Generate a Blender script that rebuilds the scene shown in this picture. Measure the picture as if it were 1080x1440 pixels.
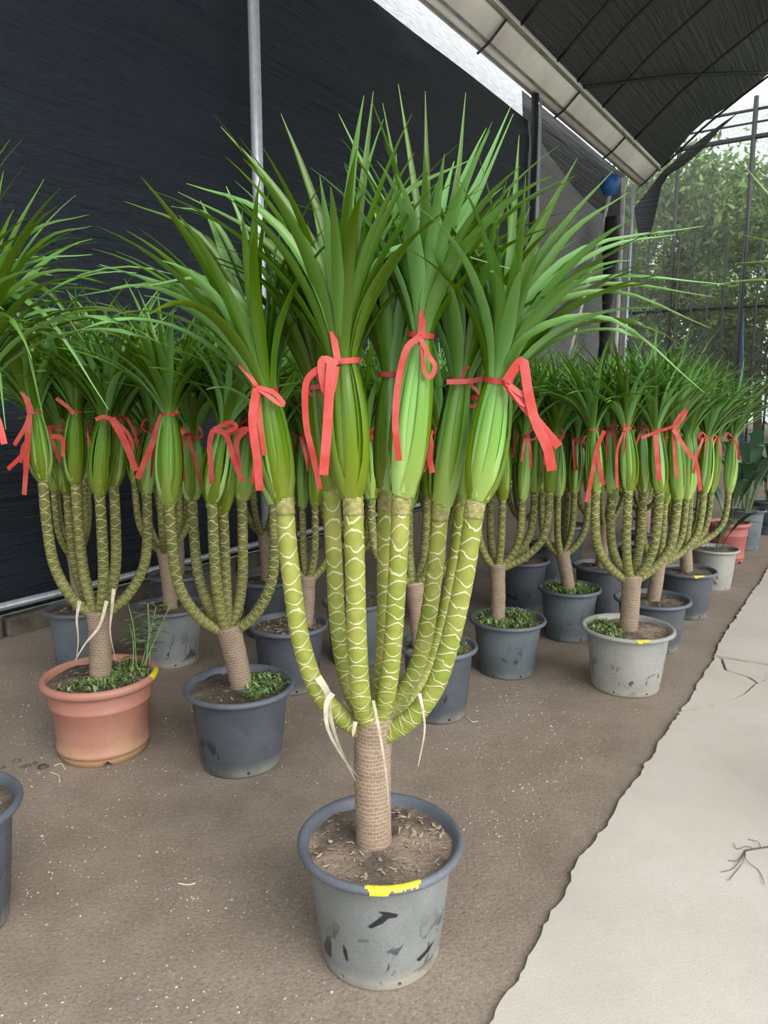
import bpy, math, random
from mathutils import Vector, Matrix, noise
V = Vector
sc = bpy.context.scene
for o in list(bpy.data.objects):
    bpy.data.objects.remove(o, do_unlink=True)
col = sc.collection

# ------------------------------------------------------------------ camera
F = 1050.0                       # focal length in pixels of the 1080x1440 frame
PITCH = math.atan(170 / F)       # looking slightly down, horizon at row 550
HC = 1.40
cd = bpy.data.cameras.new('camera'); cam = bpy.data.objects.new('camera', cd); col.objects.link(cam)
cd.sensor_fit = 'VERTICAL'; cd.sensor_height = 36; cd.lens = 36 * F / 1440
cd.clip_start = 0.05; cd.clip_end = 300
cam.location = (0, 0, HC); cam.rotation_euler = (math.pi / 2 - PITCH, 0, 0)
sc.camera = cam

# ------------------------------------------------------------------ light
w = bpy.data.worlds.new('world'); sc.world = w; w.use_nodes = True
bg = w.node_tree.nodes['Background']
bg.inputs[0].default_value = (0.93, 0.97, 1.0, 1); bg.inputs[1].default_value = 1.15
sd = bpy.data.lights.new('sun_offscreen', 'SUN'); sun = bpy.data.objects.new('sun_offscreen', sd); col.objects.link(sun)   # soft daylight from the open side behind the camera
sd.energy = 2.6; sd.angle = math.radians(50); sd.color = (1.0, 0.97, 0.92)
sun.rotation_euler = V((-0.55, 0.62, -0.62)).to_track_quat('-Z', 'Y').to_euler()
sun.location = (6, -6, 8)
vs = sc.view_settings
sc.display_settings.display_device = 'sRGB'
vs.view_transform = 'Standard'; vs.look = 'None'; vs.gamma = 1.0; vs.use_curve_mapping = False
vs.exposure = 0.68

# ------------------------------------------------------------------ pixel helpers
def ray(u, v):
    x = (u - 540) / F; y = -(v - 720) / F
    return V((x, math.cos(PITCH) + y * math.sin(PITCH), -math.sin(PITCH) + y * math.cos(PITCH)))
def G(u, v, z=0.0):
    r = ray(u, v); t = (z - HC) / r.z
    return V((0, 0, HC)) + r * t
def PX(u, v, y):
    r = ray(u, v)
    return V((0, 0, HC)) + r * (y / r.y)
AL = V((0.5497, 0.8353, 0)); PE = V((-0.8353, 0.5497, 0))   # along the aisle; across it towards the net wall
def L(s, p, z): return AL * s + PE * p + V((0, 0, z))
def SP(u, v, s):                 # pixel -> point of the cross plane at s
    r = ray(u, v); t = s / r.dot(AL)
    return V((0, 0, HC)) + r * t
WP = 4.15                        # the net wall stands this far left of the camera
def WPX(u, v, p=WP):
    r = ray(u, v); t = p / r.dot(PE)
    return V((0, 0, HC)) + r * t

# ------------------------------------------------------------------ mesh helpers
from mathutils.bvhtree import BVHTree
PLACED = []; NEAR = []; MISS = []
def near_plants(c, r=2.2):
    NEAR[:] = [b for q, b in PLACED if (q - c).length < r]
def clear(mb):
    t = BVHTree.FromPolygons([V(x) for x in mb.v], mb.f)
    return not any(b.overlap(t) for b in NEAR)
def register(root):
    vv = []; ff = []; o0 = V(root.location)
    for ob in root.children_recursive:
        if ob.type == 'MESH':
            n = len(vv); vv.extend([v.co + o0 for v in ob.data.vertices]); ff.extend([tuple(i + n for i in p.vertices) for p in ob.data.polygons])
    PLACED.append((o0, BVHTree.FromPolygons(vv, ff)))

class MB:
    def __init__(s): s.v = []; s.f = []; s.uv = []; s.mi = []
    def join(s, o):
        n = len(s.v); s.v += o.v; s.uv += o.uv; s.mi += o.mi; s.f += [tuple(i + n for i in f) for f in o.f]
    def add(s, p, uv=(0, 0)): s.v.append(tuple(p)); s.uv.append(uv); return len(s.v) - 1
    def face(s, *i, m=0): s.f.append(i); s.mi.append(m)
    def mesh(s, name, mats, off=V((0, 0, 0)), smooth=True):
        me = bpy.data.meshes.new(name)
        me.from_pydata([(a - off.x, b - off.y, c - off.z) for a, b, c in s.v], [], s.f)
        ul = me.uv_layers.new(name='UVMap')
        li = [0] * len(me.loops); me.loops.foreach_get('vertex_index', li)
        flat = []
        for i in li: flat.extend(s.uv[i])
        ul.data.foreach_set('uv', flat)
        if not isinstance(mats, (list, tuple)): mats = [mats]
        for m in mats: me.materials.append(m)
        if any(s.mi): me.polygons.foreach_set('material_index', s.mi)
        me.polygons.foreach_set('use_smooth', [smooth] * len(me.polygons))
        me.update(); return me
    def build(s, name, mats, parent=None, off=V((0, 0, 0)), smooth=True):
        o = bpy.data.objects.new(name, s.mesh(name, mats, off, smooth)); col.objects.link(o)
        if parent: o.parent = parent
        return o
def tag(o, label=None, cat=None, group=None, kind=None):
    if label: o['label'] = label
    if cat: o['category'] = cat
    if group: o['group'] = group
    if kind: o['kind'] = kind
    return o
def empty(name, loc):
    o = bpy.data.objects.new(name, None); o.location = loc; o.empty_display_size = .1; col.objects.link(o); return o

def catmull(pts, n):
    P = [pts[0] * 2 - pts[1]] + list(pts) + [pts[-1] * 2 - pts[-2]]
    out = []; k = len(pts) - 1
    for j in range(n + 1):
        t = j / n * k; i = min(int(t), k - 1); t -= i
        a, b, c, d = P[i:i + 4]
        out.append(.5 * ((2 * b) + (c - a) * t + (2 * a - 5 * b + 4 * c - d) * t * t + (3 * b - a - 3 * c + d) * t ** 3))
    return out
def tube(mb, pts, rad, seg=10, vfun=None, cap=True, m=0):
    n = len(pts); rf = rad if callable(rad) else (lambda t: rad)
    T = []
    for i in range(n): T.append((pts[min(i + 1, n - 1)] - pts[max(i - 1, 0)]).normalized())
    up = V((1, 0, 0)) if abs(T[0].x) < .8 else V((0, 1, 0))
    N = (up - T[0] * up.dot(T[0])).normalized(); rows = []; ln = 0
    for i in range(n):
        N = (N - T[i] * N.dot(T[i])).normalized(); B = T[i].cross(N)
        if i: ln += (pts[i] - pts[i - 1]).length
        r = rf(i / (n - 1)); vv = vfun(i / (n - 1), ln) if vfun else ln
        rows.append([mb.add(pts[i] + (N * math.cos(a) + B * math.sin(a)) * r, (k / seg, vv))
                     for k in range(seg + 1) for a in [k / seg * math.tau]])
    for i in range(n - 1):
        for k in range(seg): mb.face(rows[i][k], rows[i][k + 1], rows[i + 1][k + 1], rows[i + 1][k], m=m)
    if cap:
        mb.face(*rows[0][:seg][::-1], m=m); mb.face(*rows[-1][:seg], m=m)
def lathe(mb, c, prof, seg=40, m=0, wob=None):
    rows = []
    for j, (r, z) in enumerate(prof):
        rows.append([])
        for k in range(seg + 1):
            a = k / seg * math.tau
            rr = r * (1 + (wob(a, z) if wob else 0))
            rows[-1].append(mb.add((c.x + rr * math.cos(a), c.y + rr * math.sin(a), c.z + z), (k / seg, z)))
    for j in range(len(prof) - 1):
        for k in range(seg): mb.face(rows[j][k], rows[j][k + 1], rows[j + 1][k + 1], rows[j + 1][k], m=m)
    return rows
def box(mb, c, ax, ay, az, m=0):          # centre and three half-axis vectors
    q = [mb.add(c + ax * i + ay * j + az * k, (i, k)) for k in (-1, 1) for j in (-1, 1) for i in (-1, 1)]
    for f in ((0, 2, 3, 1), (4, 5, 7, 6), (0, 1, 5, 4), (2, 6, 7, 3), (0, 4, 6, 2), (1, 3, 7, 5)):
        mb.face(*[q[i] for i in f], m=m)
def strip(mb, pts, width, nrm, n=12, twist=0.0, m=0):
    """a ribbon or blade: pts centre line, nrm the face direction, width a number or function of t"""
    P = catmull(pts, n) if len(pts) > 2 else [pts[0].lerp(pts[-1], i / n) for i in range(n + 1)]
    wf = width if callable(width) else (lambda t: width); prev = None; ln = 0
    for i, p in enumerate(P):
        t = (P[min(i + 1, n)] - P[max(i - 1, 0)]).normalized()
        nn = Matrix.Rotation(twist * i / n, 3, t) @ nrm if twist else nrm
        s = t.cross(nn)
        s = s.normalized() if s.length > 1e-4 else V((1, 0, 0))
        h = wf(i / n) / 2
        if i: ln += (p - P[i - 1]).length
        q = (mb.add(p - s * h, (0, ln)), mb.add(p + s * h, (1, ln)))
        if prev: mb.face(prev[0], prev[1], q[1], q[0], m=m)
        prev = q

# ------------------------------------------------------------------ materials
class NT:
    def __init__(s, name):
        s.m = bpy.data.materials.new(name); s.m.use_nodes = True; s.t = s.m.node_tree
        s.b = s.t.nodes['Principled BSDF']; s.out = s.t.nodes['Material Output']
    def link(s, a, b): s.t.links.new(a, b)
    def put(s, sock, val):
        if hasattr(val, 'is_linked') or isinstance(val, bpy.types.NodeSocket): s.link(val, sock)
        else: sock.default_value = val
    def node(s, typ, ins=None, **at):
        n = s.t.nodes.new(typ)
        for k, v in at.items(): setattr(n, k, v)
        for k, v in (ins or {}).items(): s.put(n.inputs[k], v)
        return n
    def math(s, op, a, b=0.0, c=0.0):
        n = s.t.nodes.new('ShaderNodeMath'); n.operation = op
        for i, x in enumerate((a, b, c)): s.put(n.inputs[i], x)
        return n.outputs[0]
    def coord(s, which='Object'): return s.node('ShaderNodeTexCoord').outputs[which]
    def mapping(s, vec, scale=(1, 1, 1), rot=(0, 0, 0)):
        return s.node('ShaderNodeMapping', {'Vector': vec, 'Scale': scale, 'Rotation': rot}).outputs[0]
    def noise(s, vec, scale, detail=4, rough=.55, dist=0):
        return s.node('ShaderNodeTexNoise', {'Vector': vec, 'Scale': scale, 'Detail': detail, 'Roughness': rough, 'Distortion': dist}).outputs['Fac']
    def ramp(s, fac, stops, interp='LINEAR'):
        n = s.t.nodes.new('ShaderNodeValToRGB'); n.color_ramp.interpolation = interp; e = n.color_ramp.elements
        while len(e) < len(stops): e.new(.5)
        for i, (p, c) in enumerate(stops):
            e[i].position = p; e[i].color = (c, c, c, 1) if isinstance(c, (int, float)) else (*c, 1)
        s.link(fac, n.inputs[0]); return n.outputs[0]
    def mix(s, fac, a, b, blend='MIX'):
        n = s.t.nodes.new('ShaderNodeMix'); n.data_type = 'RGBA'; n.blend_type = blend
        s.put(n.inputs[0], fac)
        for i, x in ((6, a), (7, b)): s.put(n.inputs[i], x if not isinstance(x, tuple) else (*x, 1)[:4])
        return n.outputs[2]
    def bump(s, h, strength=.4, dist=.01):
        s.link(s.node('ShaderNodeBump', {'Height': h, 'Strength': strength, 'Distance': dist}).outputs[0], s.b.inputs['Normal'])
    def set(s, color=None, rough=None, metal=None, spec=None):
        for k, v in (('Base Color', color), ('Roughness', rough), ('Metallic', metal), ('Specular IOR Level', spec)):
            if v is not None: s.put(s.b.inputs[k], (*v, 1) if isinstance(v, tuple) and len(v) == 3 else v)
        return s.m

def plain(name, c, rough=.6, metal=0, var=.25, scale=8):
    t = NT(name); n = t.noise(t.coord(), scale, 5)
    d = tuple(x * (1 - var) for x in c); u = tuple(min(1, x * (1 + var)) for x in c)
    return t.set(t.ramp(n, [(.3, d), (.7, u)]), rough, metal)

M = {}
def mk_soil_floor():
    t = NT('packed earth'); c = t.coord()
    big = t.noise(c, 0.9, 5); mid = t.noise(c, 7, 6); fine = t.noise(c, 95, 4, .7)
    a = t.ramp(big, [(.32, (.185, .142, .108)), (.55, (.25, .198, .156)), (.75, (.30, .245, .197))])
    a = t.mix(t.ramp(mid, [(.35, .0), (.7, .55)]), a, (.31, .255, .205))
    a = t.mix(t.ramp(fine, [(.25, .75), (.5, .0)]), a, (.10, .082, .066))
    a = t.mix(t.ramp(fine, [(.60, .0), (.72, .6)]), a, (.50, .45, .385))
    a = t.mix(t.ramp(t.noise(c, 240, 3, .8), [(.30, .6), (.46, 0)]), a, (.11, .09, .075))
    vo = t.node('ShaderNodeTexVoronoi', {'Vector': c, 'Scale': 60.0}).outputs['Distance']
    t.bump(t.math('ADD', t.math('MULTIPLY', fine, .6), t.math('MULTIPLY', mid, 1.0)), .55, .012)
    return t.set(a, .9)
M['earth'] = mk_soil_floor()
def mk_concrete():
    t = NT('worn concrete'); c = t.coord()
    n1 = t.noise(c, 1.6, 6, .6); n2 = t.noise(c, 14, 6, .65); n3 = t.noise(c, 150, 3, .7)
    a = t.ramp(n1, [(.3, (.45, .405, .36)), (.55, (.52, .475, .43)), (.75, (.56, .525, .485))])
    a = t.mix(t.ramp(n2, [(.55, 0), (.8, .45)]), a, (.44, .40, .345))
    a = t.mix(t.ramp(n3, [(.2, .6), (.42, 0)]), a, (.34, .31, .27))
    t.bump(t.math('ADD', t.math('MULTIPLY', n2, .8), t.math('MULTIPLY', n3, .5)), .35, .006)
    return t.set(a, .85)
M['concrete'] = mk_concrete()
M['kerb'] = plain('weathered kerb', (.115, .10, .08), .9, 0, .45, 9)
M['mortar'] = plain('dark mortar', (.07, .065, .055), .95, 0, .4, 20)

def mk_net(name, base):
    t = NT(name); uv = t.coord('UV')
    st = t.noise(t.mapping(uv, (.55, 11, 1), (0, 0, -.06)), 1.6, 6, .62, .4)
    weave = t.noise(t.mapping(uv, (60, 260, 1)), 1.0, 2)
    a = t.mix(t.ramp(weave, [(.4, .45), (.6, 0)]), base, tuple(x * .5 for x in base))
    t.bump(t.math('ADD', st, t.math('MULTIPLY', weave, .10)), .8, .06)
    t.set(a, .42, 0, .5)
    return t.m
M['net_dark'] = mk_net('dark shade netting', (.0085, .0155, .0245))
M['net_roof'] = mk_net('black roof netting', (.038, .041, .041))
M['net_grey'] = mk_net('grey shade cloth', (.21, .215, .21))
M['net_black'] = mk_net('black cloth', (.008, .008, .009))

def mk_white_cloth():
    t = NT('white translucent cloth'); uv = t.coord('UV')
    wv = t.noise(t.mapping(uv, (3, 40, 1), (0, 0, .25)), 2, 4)
    c = t.ramp(wv, [(.35, (.55, .56, .57)), (.6, (.86, .87, .88))])
    t.set(c, .8)
    tr = t.node('ShaderNodeBsdfTranslucent', {'Color': c})
    mx = t.node('ShaderNodeMixShader', {0: .7}); t.link(t.b.outputs[0], mx.inputs[1]); t.link(tr.outputs[0], mx.inputs[2])
    t.link(mx.outputs[0], t.out.inputs[0]); return t.m
M['white_cloth'] = mk_white_cloth()
def mk_screen():
    t = NT('sheer insect screen'); uv = t.coord('UV')
    n = t.noise(t.mapping(uv, (7, 2.2, 1)), 3, 6, .7)
    t.set(t.ramp(n, [(.3, (.06, .07, .055)), (.7, (.20, .215, .185))]), .9)
    tr = t.node('ShaderNodeBsdfTransparent', {'Color': (.95, 1, .95, 1)})
    mx = t.node('ShaderNodeMixShader', {0: t.ramp(t.noise(t.mapping(uv, (30, 14, 1)), 1, 4, .8), [(.35, .3), (.65, .65)])})
    t.link(tr.outputs[0], mx.inputs[1]); t.link(t.b.outputs[0], mx.inputs[2]); t.link(mx.outputs[0], t.out.inputs[0])
    return t.m
M['screen'] = mk_screen()
M['galv'] = plain('galvanised steel', (.58, .62, .67), .35, .35, .12, 20)
M['dark_steel'] = plain('dark painted steel', (.035, .037, .036), .5, .3, .3, 14)
M['hoop_steel'] = plain('blackened hoop steel', (.006, .006, .006), .45, 0, .2, 14)
M['pale_steel'] = plain('pale painted steel', (.60, .60, .56), .5, .2, .2, 10)
M['gutter'] = plain('stained gutter sheet', (.88, .85, .75), .45, .05, .18, 1.3)
M['gutter_lip'] = plain('gutter lip', (.30, .29, .26), .5, .4, .35, 5)
M['blue'] = plain('blue plastic', (.02, .13, .36), .4, 0, .3, 14)

def mk_leaf(name, low, mid, top, rough=.36):
    t = NT(name)
    sx = t.node('ShaderNodeSeparateXYZ', {0: t.coord('UV')})
    c = t.ramp(sx.outputs[1], [(0, low), (.20, mid), (.42, top), (.9, top), (1, tuple(x * 1.4 for x in top))])
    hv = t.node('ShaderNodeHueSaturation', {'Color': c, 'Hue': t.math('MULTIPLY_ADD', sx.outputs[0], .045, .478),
        'Saturation': t.math('MULTIPLY_ADD', sx.outputs[0], -.38, 1.12), 'Value': t.math('MULTIPLY_ADD', t.math('POWER', sx.outputs[0], 1.6), 1.25, .58)})  # random leaves paler and greyer: gloss and pale undersides put into the colour
    t.set(hv.outputs[0], rough, 0, .55)
    tr = t.node('ShaderNodeBsdfTranslucent', {'Color': hv.outputs[0]})
    mx = t.node('ShaderNodeMixShader', {0: .22}); t.link(t.b.outputs[0], mx.inputs[1]); t.link(tr.outputs[0], mx.inputs[2])
    t.link(mx.outputs[0], t.out.inputs[0]); return t.m
M['leaf'] = mk_leaf('sword leaf', (.31, .43, .06), (.15, .355, .014), (.088, .228, .012), .30)
M['broad'] = mk_leaf('broad leaf', (.16, .24, .08), (.05, .13, .04), (.035, .10, .04))
M['weed'] = mk_leaf('weed', (.16, .19, .06), (.19, .29, .07), (.20, .31, .085), .6)
M['tree_leaf'] = mk_leaf('tree leaf', (.08, .14, .025), (.11, .20, .03), (.17, .28, .045), .6)

def mk_stem(name, skin, skin2, line):
    t = NT(name); uv = t.coord('UV'); sx = t.node('ShaderNodeSeparateXYZ', {0: uv}); ob = t.coord()
    nz = t.noise(ob, 26, 3); nf = t.noise(ob, 70, 4)
    s = t.math('ADD', sx.outputs[1], t.math('MULTIPLY', t.math('SUBTRACT', nz, .5), .75))
    cs = t.math('MULTIPLY', t.math('SINE', t.math('MULTIPLY_ADD', sx.outputs[0], math.tau * 2, t.math('MULTIPLY', nz, 3.0))), t.math('MULTIPLY_ADD', t.noise(ob, 8, 2), .35, .12))
    def dist(v):
        return t.math('MULTIPLY', t.math('ABSOLUTE', t.math('SUBTRACT', t.math('FRACT', t.math('MULTIPLY_ADD', v, .5, .5)), .5)), 2.0)
    d = t.math('MINIMUM', dist(t.math('SUBTRACT', s, cs)), dist(t.math('ADD', t.math('ADD', s, cs), 1.0)))
    d = t.math('ADD', d, t.math('MULTIPLY', t.math('SUBTRACT', nf, .5), .12))
    ln = t.ramp(d, [(.03, .95), (.11, 0)])
    body = t.mix(t.ramp(t.noise(ob, 11, 4), [(.35, 0), (.65, 1)]), skin, skin2)
    body = t.mix(t.ramp(t.noise(ob, 34, 4), [(.60, 0), (.74, .6)]), body, (.40, .34, .22))
    t.bump(t.math('ADD', ln, t.math('MULTIPLY', nf, .3)), .5, .004)
    return t.set(t.mix(ln, body, line), .5, 0, .4)
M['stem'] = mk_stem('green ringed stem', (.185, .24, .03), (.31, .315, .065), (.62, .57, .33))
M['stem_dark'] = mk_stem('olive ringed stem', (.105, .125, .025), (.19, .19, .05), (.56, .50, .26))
def mk_trunk():
    t = NT('netted bark'); uv = t.coord('UV')
    br = t.node('ShaderNodeTexBrick', {'Vector': t.node('ShaderNodeVectorMath', {0: t.mapping(uv, (1, 1, 1)), 1: t.node('ShaderNodeVectorMath',
        {0: t.node('ShaderNodeTexNoise', {'Vector': t.coord(), 'Scale': 30.0}).outputs['Color'], 'Scale': .011}, operation='SCALE').outputs[0]}, operation='ADD').outputs[0],
        'Color1': (.22, .155, .108, 1), 'Color2': (.275, .20, .14, 1), 'Mortar': (.44, .35, .245, 1), 'Scale': 1.0,
        'Mortar Size': .0011, 'Mortar Smooth': .4, 'Brick Width': .026, 'Row Height': .0105})
    n = t.noise(t.coord(), 22, 5)
    c = t.mix(t.ramp(n, [(.45, 0), (.7, .55)]), br.outputs[0], (.20, .145, .105))
    t.bump(t.math('ADD', t.math('MULTIPLY', br.outputs['Fac'], .5), t.math('MULTIPLY', n, .5)), .35, .003)
    return t.set(c, .75)
M['trunk'] = mk_trunk()
def mk_soil(name, a, b, c):
    t = NT(name); o = t.coord(); n = t.noise(o, 9, 5); f = t.noise(o, 85, 5, .7)
    x = t.ramp(n, [(.38, a), (.55, b), (.7, c)])
    x = t.mix(t.ramp(f, [(.3, .7), (.52, 0)]), x, (.03, .025, .02))
    t.bump(t.math('ADD', f, n), .8, .012); return t.set(x, .95)
M['soil_sand'] = mk_soil('sandy potting soil', (.12, .095, .075), (.29, .215, .16), (.35, .27, .205))
M['soil'] = mk_soil('potting soil', (.07, .055, .042), (.14, .11, .083), (.23, .18, .135))
def mk_pot(name, base, dust, scuff, dirt=(.36, .33, .26), seed=0.0, dh=.06):
    t = NT(name); o = t.coord()
    o2 = t.node('ShaderNodeVectorMath', {0: o, 1: (seed, seed * .7, 0)}, operation='ADD').outputs[0]
    sx = t.node('ShaderNodeSeparateXYZ', {0: o})
    n1 = t.noise(o2, 4.5, 5); n2 = t.noise(t.mapping(o2, (1, 1, .7)), 13, 4, .55, 1.2); n3 = t.noise(o2, 180, 2, .8)
    c = t.mix(t.ramp(n1, [(.32, .1), (.68, 1)]), base, dust)
    c = t.mix(t.ramp(n3, [(.35, .3), (.6, 0)]), c, tuple(x * .55 for x in base))
    low = t.ramp(sx.outputs[2], [(.03, 1), (.14, 0)])
    c = t.mix(t.math('MULTIPLY', t.ramp(n2, [(.60, 0), (.635, 1)]), t.math('MULTIPLY', t.ramp(sx.outputs[2], [(.10, 1), (.20, 0)]), .85)), c, scuff)
    c = t.mix(t.math('MULTIPLY', t.ramp(n1, [(.4, .25), (.6, 1)]), t.ramp(sx.outputs[2], [(.012, .8), (dh, 0)])), c, dirt)
    t.bump(n3, .1, .003); return t.set(c, .5, 0, .4)
M['pot_grey'] = mk_pot('dusty grey plastic', (.15, .162, .165), (.27, .285, .28), (.022, .026, .035))
M['pot_slate'] = mk_pot('slate blue plastic', (.048, .056, .070), (.105, .118, .137), (.016, .019, .028), (.26, .25, .20), 3.1)
M['pot_blue'] = mk_pot('blue grey plastic', (.095, .118, .135), (.155, .185, .20), (.02, .025, .032), (.2, .2, .17), 5.3)
M['pot_light'] = mk_pot('light grey dusty plastic', (.24, .255, .25), (.40, .395, .36), (.06, .06, .06), (.36, .33, .27), 7.7)
M['pot_terra'] = mk_pot('terracotta plastic', (.44, .185, .13), (.50, .255, .20), (.38, .20, .12), (.44, .31, .16), 1.9, .17)
M['pot_red'] = mk_pot('faded red plastic', (.36, .10, .09), (.44, .17, .15), (.2, .08, .07), (.3, .2, .16), 2.9)
M['rim'] = mk_pot('rim plastic', (.066, .076, .098), (.145, .162, .19), (.03, .035, .05), (.16, .18, .2), 9.0)
M['yellow'] = plain('yellow paint', (.62, .55, .03), .5, 0, .18, 50)
M['black_mark'] = plain('black scrape', (.018, .02, .024), .5, 0, .2, 30)
def mk_ribbon():
    t = NT('woven red tape'); uv = t.coord('UV'); sx = t.node('ShaderNodeSeparateXYZ', {0: uv})
    a = t.math('SINE', t.math('MULTIPLY', sx.outputs[0], 34.0)); b = t.math('SINE', t.math('MULTIPLY', sx.outputs[1], 1500.0))
    k = t.ramp(t.math('MULTIPLY_ADD', t.math('MULTIPLY', a, b), .5, .5), [(.45, 0), (.8, 1)])
    n = t.noise(t.coord(), 18, 2)
    c = t.mix(t.math('MULTIPLY', k, t.ramp(n, [(.4, .25), (.6, .95)])), (.52, .024, .014), (.76, .24, .22))
    t.bump(k, .3, .001); t.set(c, .4)
    tr = t.node('ShaderNodeBsdfTranslucent', {'Color': c})
    mx = t.node('ShaderNodeMixShader', {0: .15}); t.link(t.b.outputs[0], mx.inputs[1]); t.link(tr.outputs[0], mx.inputs[2])
    t.link(mx.outputs[0], t.out.inputs[0]); return t.m
M['ribbon'] = mk_ribbon()
M['collar'] = plain('papery stem collar', (.27, .25, .085), .7, 0, .45, 90)
M['dry'] = plain('dried leaf', (.62, .55, .42), .7, 0, .25, 30)
M['litter'] = plain('leaf litter', (.30, .24, .17), .9, 0, .5, 60)
M['grit'] = plain('pale grit', (.50, .45, .38), .9, 0, .3, 40)
M['twig'] = plain('dark twig', (.11, .07, .06), .8, 0, .3, 30)
M['bark'] = plain('tree bark', (.09, .08, .065), .9, 0, .4, 6)

# ------------------------------------------------------------------ the setting: ground and path
rng = random.Random(5)
mb = MB(); n0 = 90
for j in range(n0 + 1):
    for i in range(n0 + 1):
        s = -14 + 52 * (i / n0) ** 1.25; p = -16 + 28 * j / n0
        q = L(s, p, 0); q.z = .003 * noise.noise(q * 1.1) + .003 * noise.noise(q * 3.3) + .001
        mb.add(q, (s, p))
for j in range(n0):
    for i in range(n0):
        a = j * (n0 + 1) + i; mb.face(a, a + 1, a + n0 + 2, a + n0 + 1)
tag(mb.build('floor', M['earth']), 'packed brown earth floor under the potted plants', kind='structure')

def rough_line(pts, amp, step=.02, seed=1.0):
    out = []
    for a, b in zip(pts[:-1], pts[1:]):
        k = max(1, int((b - a).length / step)); d = (b - a).normalized(); nn = V((-d.y, d.x, 0))
        for i in range(k):
            q = a.lerp(b, i / k)
            out.append(q + nn * amp * (noise.noise(q * 9 + V((seed, 0, 0))) + .6 * noise.noise(q * 31) + .4 * noise.noise(q * 80)))
    out.append(pts[-1]); return out
def slab(parent, outline, z=.014, depth=.05):
    m_ = MB(); n = len(outline)
    t = [m_.add((q.x, q.y, z), (q.x, q.y)) for q in outline]; b = [m_.add((q.x, q.y, z - depth), (q.x, q.y)) for q in outline]
    m_.face(*t)
    for i in range(n): m_.face(t[i], b[i], b[(i + 1) % n], t[(i + 1) % n])
    return m_.build('slab', M['concrete'], parent, smooth=False)
def lp(s, p): return L(s, p, 0)
path = MB()
for s, p in ((-7, .3), (-7, -3.4), (16.9, -3.4), (16.9, .4)): path.add(L(s, p, -.004), (s, p))
path.face(0, 1, 2, 3)
path = tag(path.build('floor_path', M['mortar']), 'pale worn concrete path with a ragged edge', kind='structure')
e1 = [lp(-7, .62), lp(0.4, .60)] + [G(u, v) for u, v in ((694, 1440), (728, 1385), (768, 1300), (800, 1252), (812, 1215), (850, 1170), (880, 1118), (898, 1098), (932, 1040), (955, 1006))]
crack1 = [G(u, v) for u, v in ((955, 1006), (985, 1001), (1022, 990), (1045, 980), (1062, 966), (1080, 958), (1150, 940))] + [lp(5.3, -3.3)]
slab(path, rough_line(e1, .012) + rough_line(crack1, .012, .03, 3) + [lp(-7, -3.3)])
g = AL * .012
mid_l = [G(u, v) for u, v in ((957, 1001), (972, 985), (982, 962), (1000, 935), (1004, 925))]
crack2 = [G(u, v) for u, v in ((1004, 925), (1030, 930), (1080, 938), (1180, 945))]
c1g = [q + g for q in crack1[1:4]]
# the broken corner lies in two pieces between the cracks
k1 = [G(1012, 928), G(1018, 945), G(1050, 955), G(1062, 963)]
slab(path, rough_line([mid_l[0] + g] + mid_l[1:], .008) + rough_line([mid_l[-1], G(1010, 928)], .004) + rough_line(k1, .006, .02, 7)[1:] + rough_line([G(1060, 965), c1g[2] + g * .3, c1g[1], c1g[0], mid_l[0] + g], .006, .03, 4)[1:-1], .011)
k1b = [q + PE * -.014 for q in k1]
slab(path, rough_line(k1b[:1] + [q - g for q in crack2[1:]], .006, .03, 5) + [lp(5.75, -3.3), lp(5.32, -3.3)] + [q + g * 1.4 for q in crack1[5:][::-1][1:]] + rough_line(k1b[1:][::-1], .006, .02, 7), .012)
e3 = [G(u, v) for u, v in ((1004, 922), (1022, 888), (1050, 848), (1080, 802))] + [lp(8.2, .62), lp(16.9, .66)]
c2 = [q + g for q in crack2]
slab(path, rough_line([c2[0]] + e3[1:], .014, .03) + [lp(16.9, -3.3), lp(5.8, -3.3)] + rough_line(c2[::-1], .006, .03, 5)[:-1])

# dark clods and dry scraps on the earth
def clod(c, r, seed):
    m_ = MB(); rows = []
    for j in range(5):
        th = math.pi * j / 4; rows.append([])
        for i in range(8):
            d = V((math.sin(th) * math.cos(i * .785), math.sin(th) * math.sin(i * .785), math.cos(th) * .6))
            rows[-1].append(m_.add(c + d * r * (1 + .5 * noise.noise(d * 2 + V((seed, 0, 0))))))
    for j in range(4):
        for i in range(8): m_.face(rows[j][i], rows[j + 1][i], rows[j + 1][(i + 1) % 8], rows[j][(i + 1) % 8])
    return m_
for k, (u, v, r) in enumerate(((24, 1072, .016), (40, 1078, .012), (60, 1080, .022), (32, 1080, .010), (50, 1074, .010), (4, 1081, .010))):
    c = G(u, v); c.z = .003
    tag(clod(c, r, k * 3.1).build('soil_clod', M['soil'], smooth=False), 'dark crumb of soil on the earth beside the terracotta pot', 'clod', 'soil crumbs by the terracotta pot')

# ------------------------------------------------------------------ the net wall
def sheet(name, mat, s0, s1, zb, zt, p, ns, nz, amp, kind='structure', label=None, fold=None, parent=None, cat=None):
    m_ = MB()
    for j in range(nz + 1):
        for i in range(ns + 1):
            s = s0 + (s1 - s0) * i / ns; b = zb(s); t_ = zt(s); z = b + (t_ - b) * j / nz
            f = amp * (noise.noise(V((s * .35, z * 2.6, 1))) + .5 * noise.noise(V((s * .8, z * 6, 4))))
            if fold: f += fold(s, z)
            m_.add(L(s, p + f, z), (s, z))
    for j in range(nz):
        for i in range(ns):
            a = j * (ns + 1) + i; m_.face(a, a + 1, a + ns + 2, a + ns + 1)
    o = m_.build(name, mat, parent)
    return tag(o, label, cat, None, kind)
wall = sheet('wall_left', M['net_dark'], -8, 9.72, lambda s: .12, lambda s: 4.88 + .015 * math.sin(s), WP, 110, 70, .035,
             label='tall wall of dark blue-black shade netting')
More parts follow.
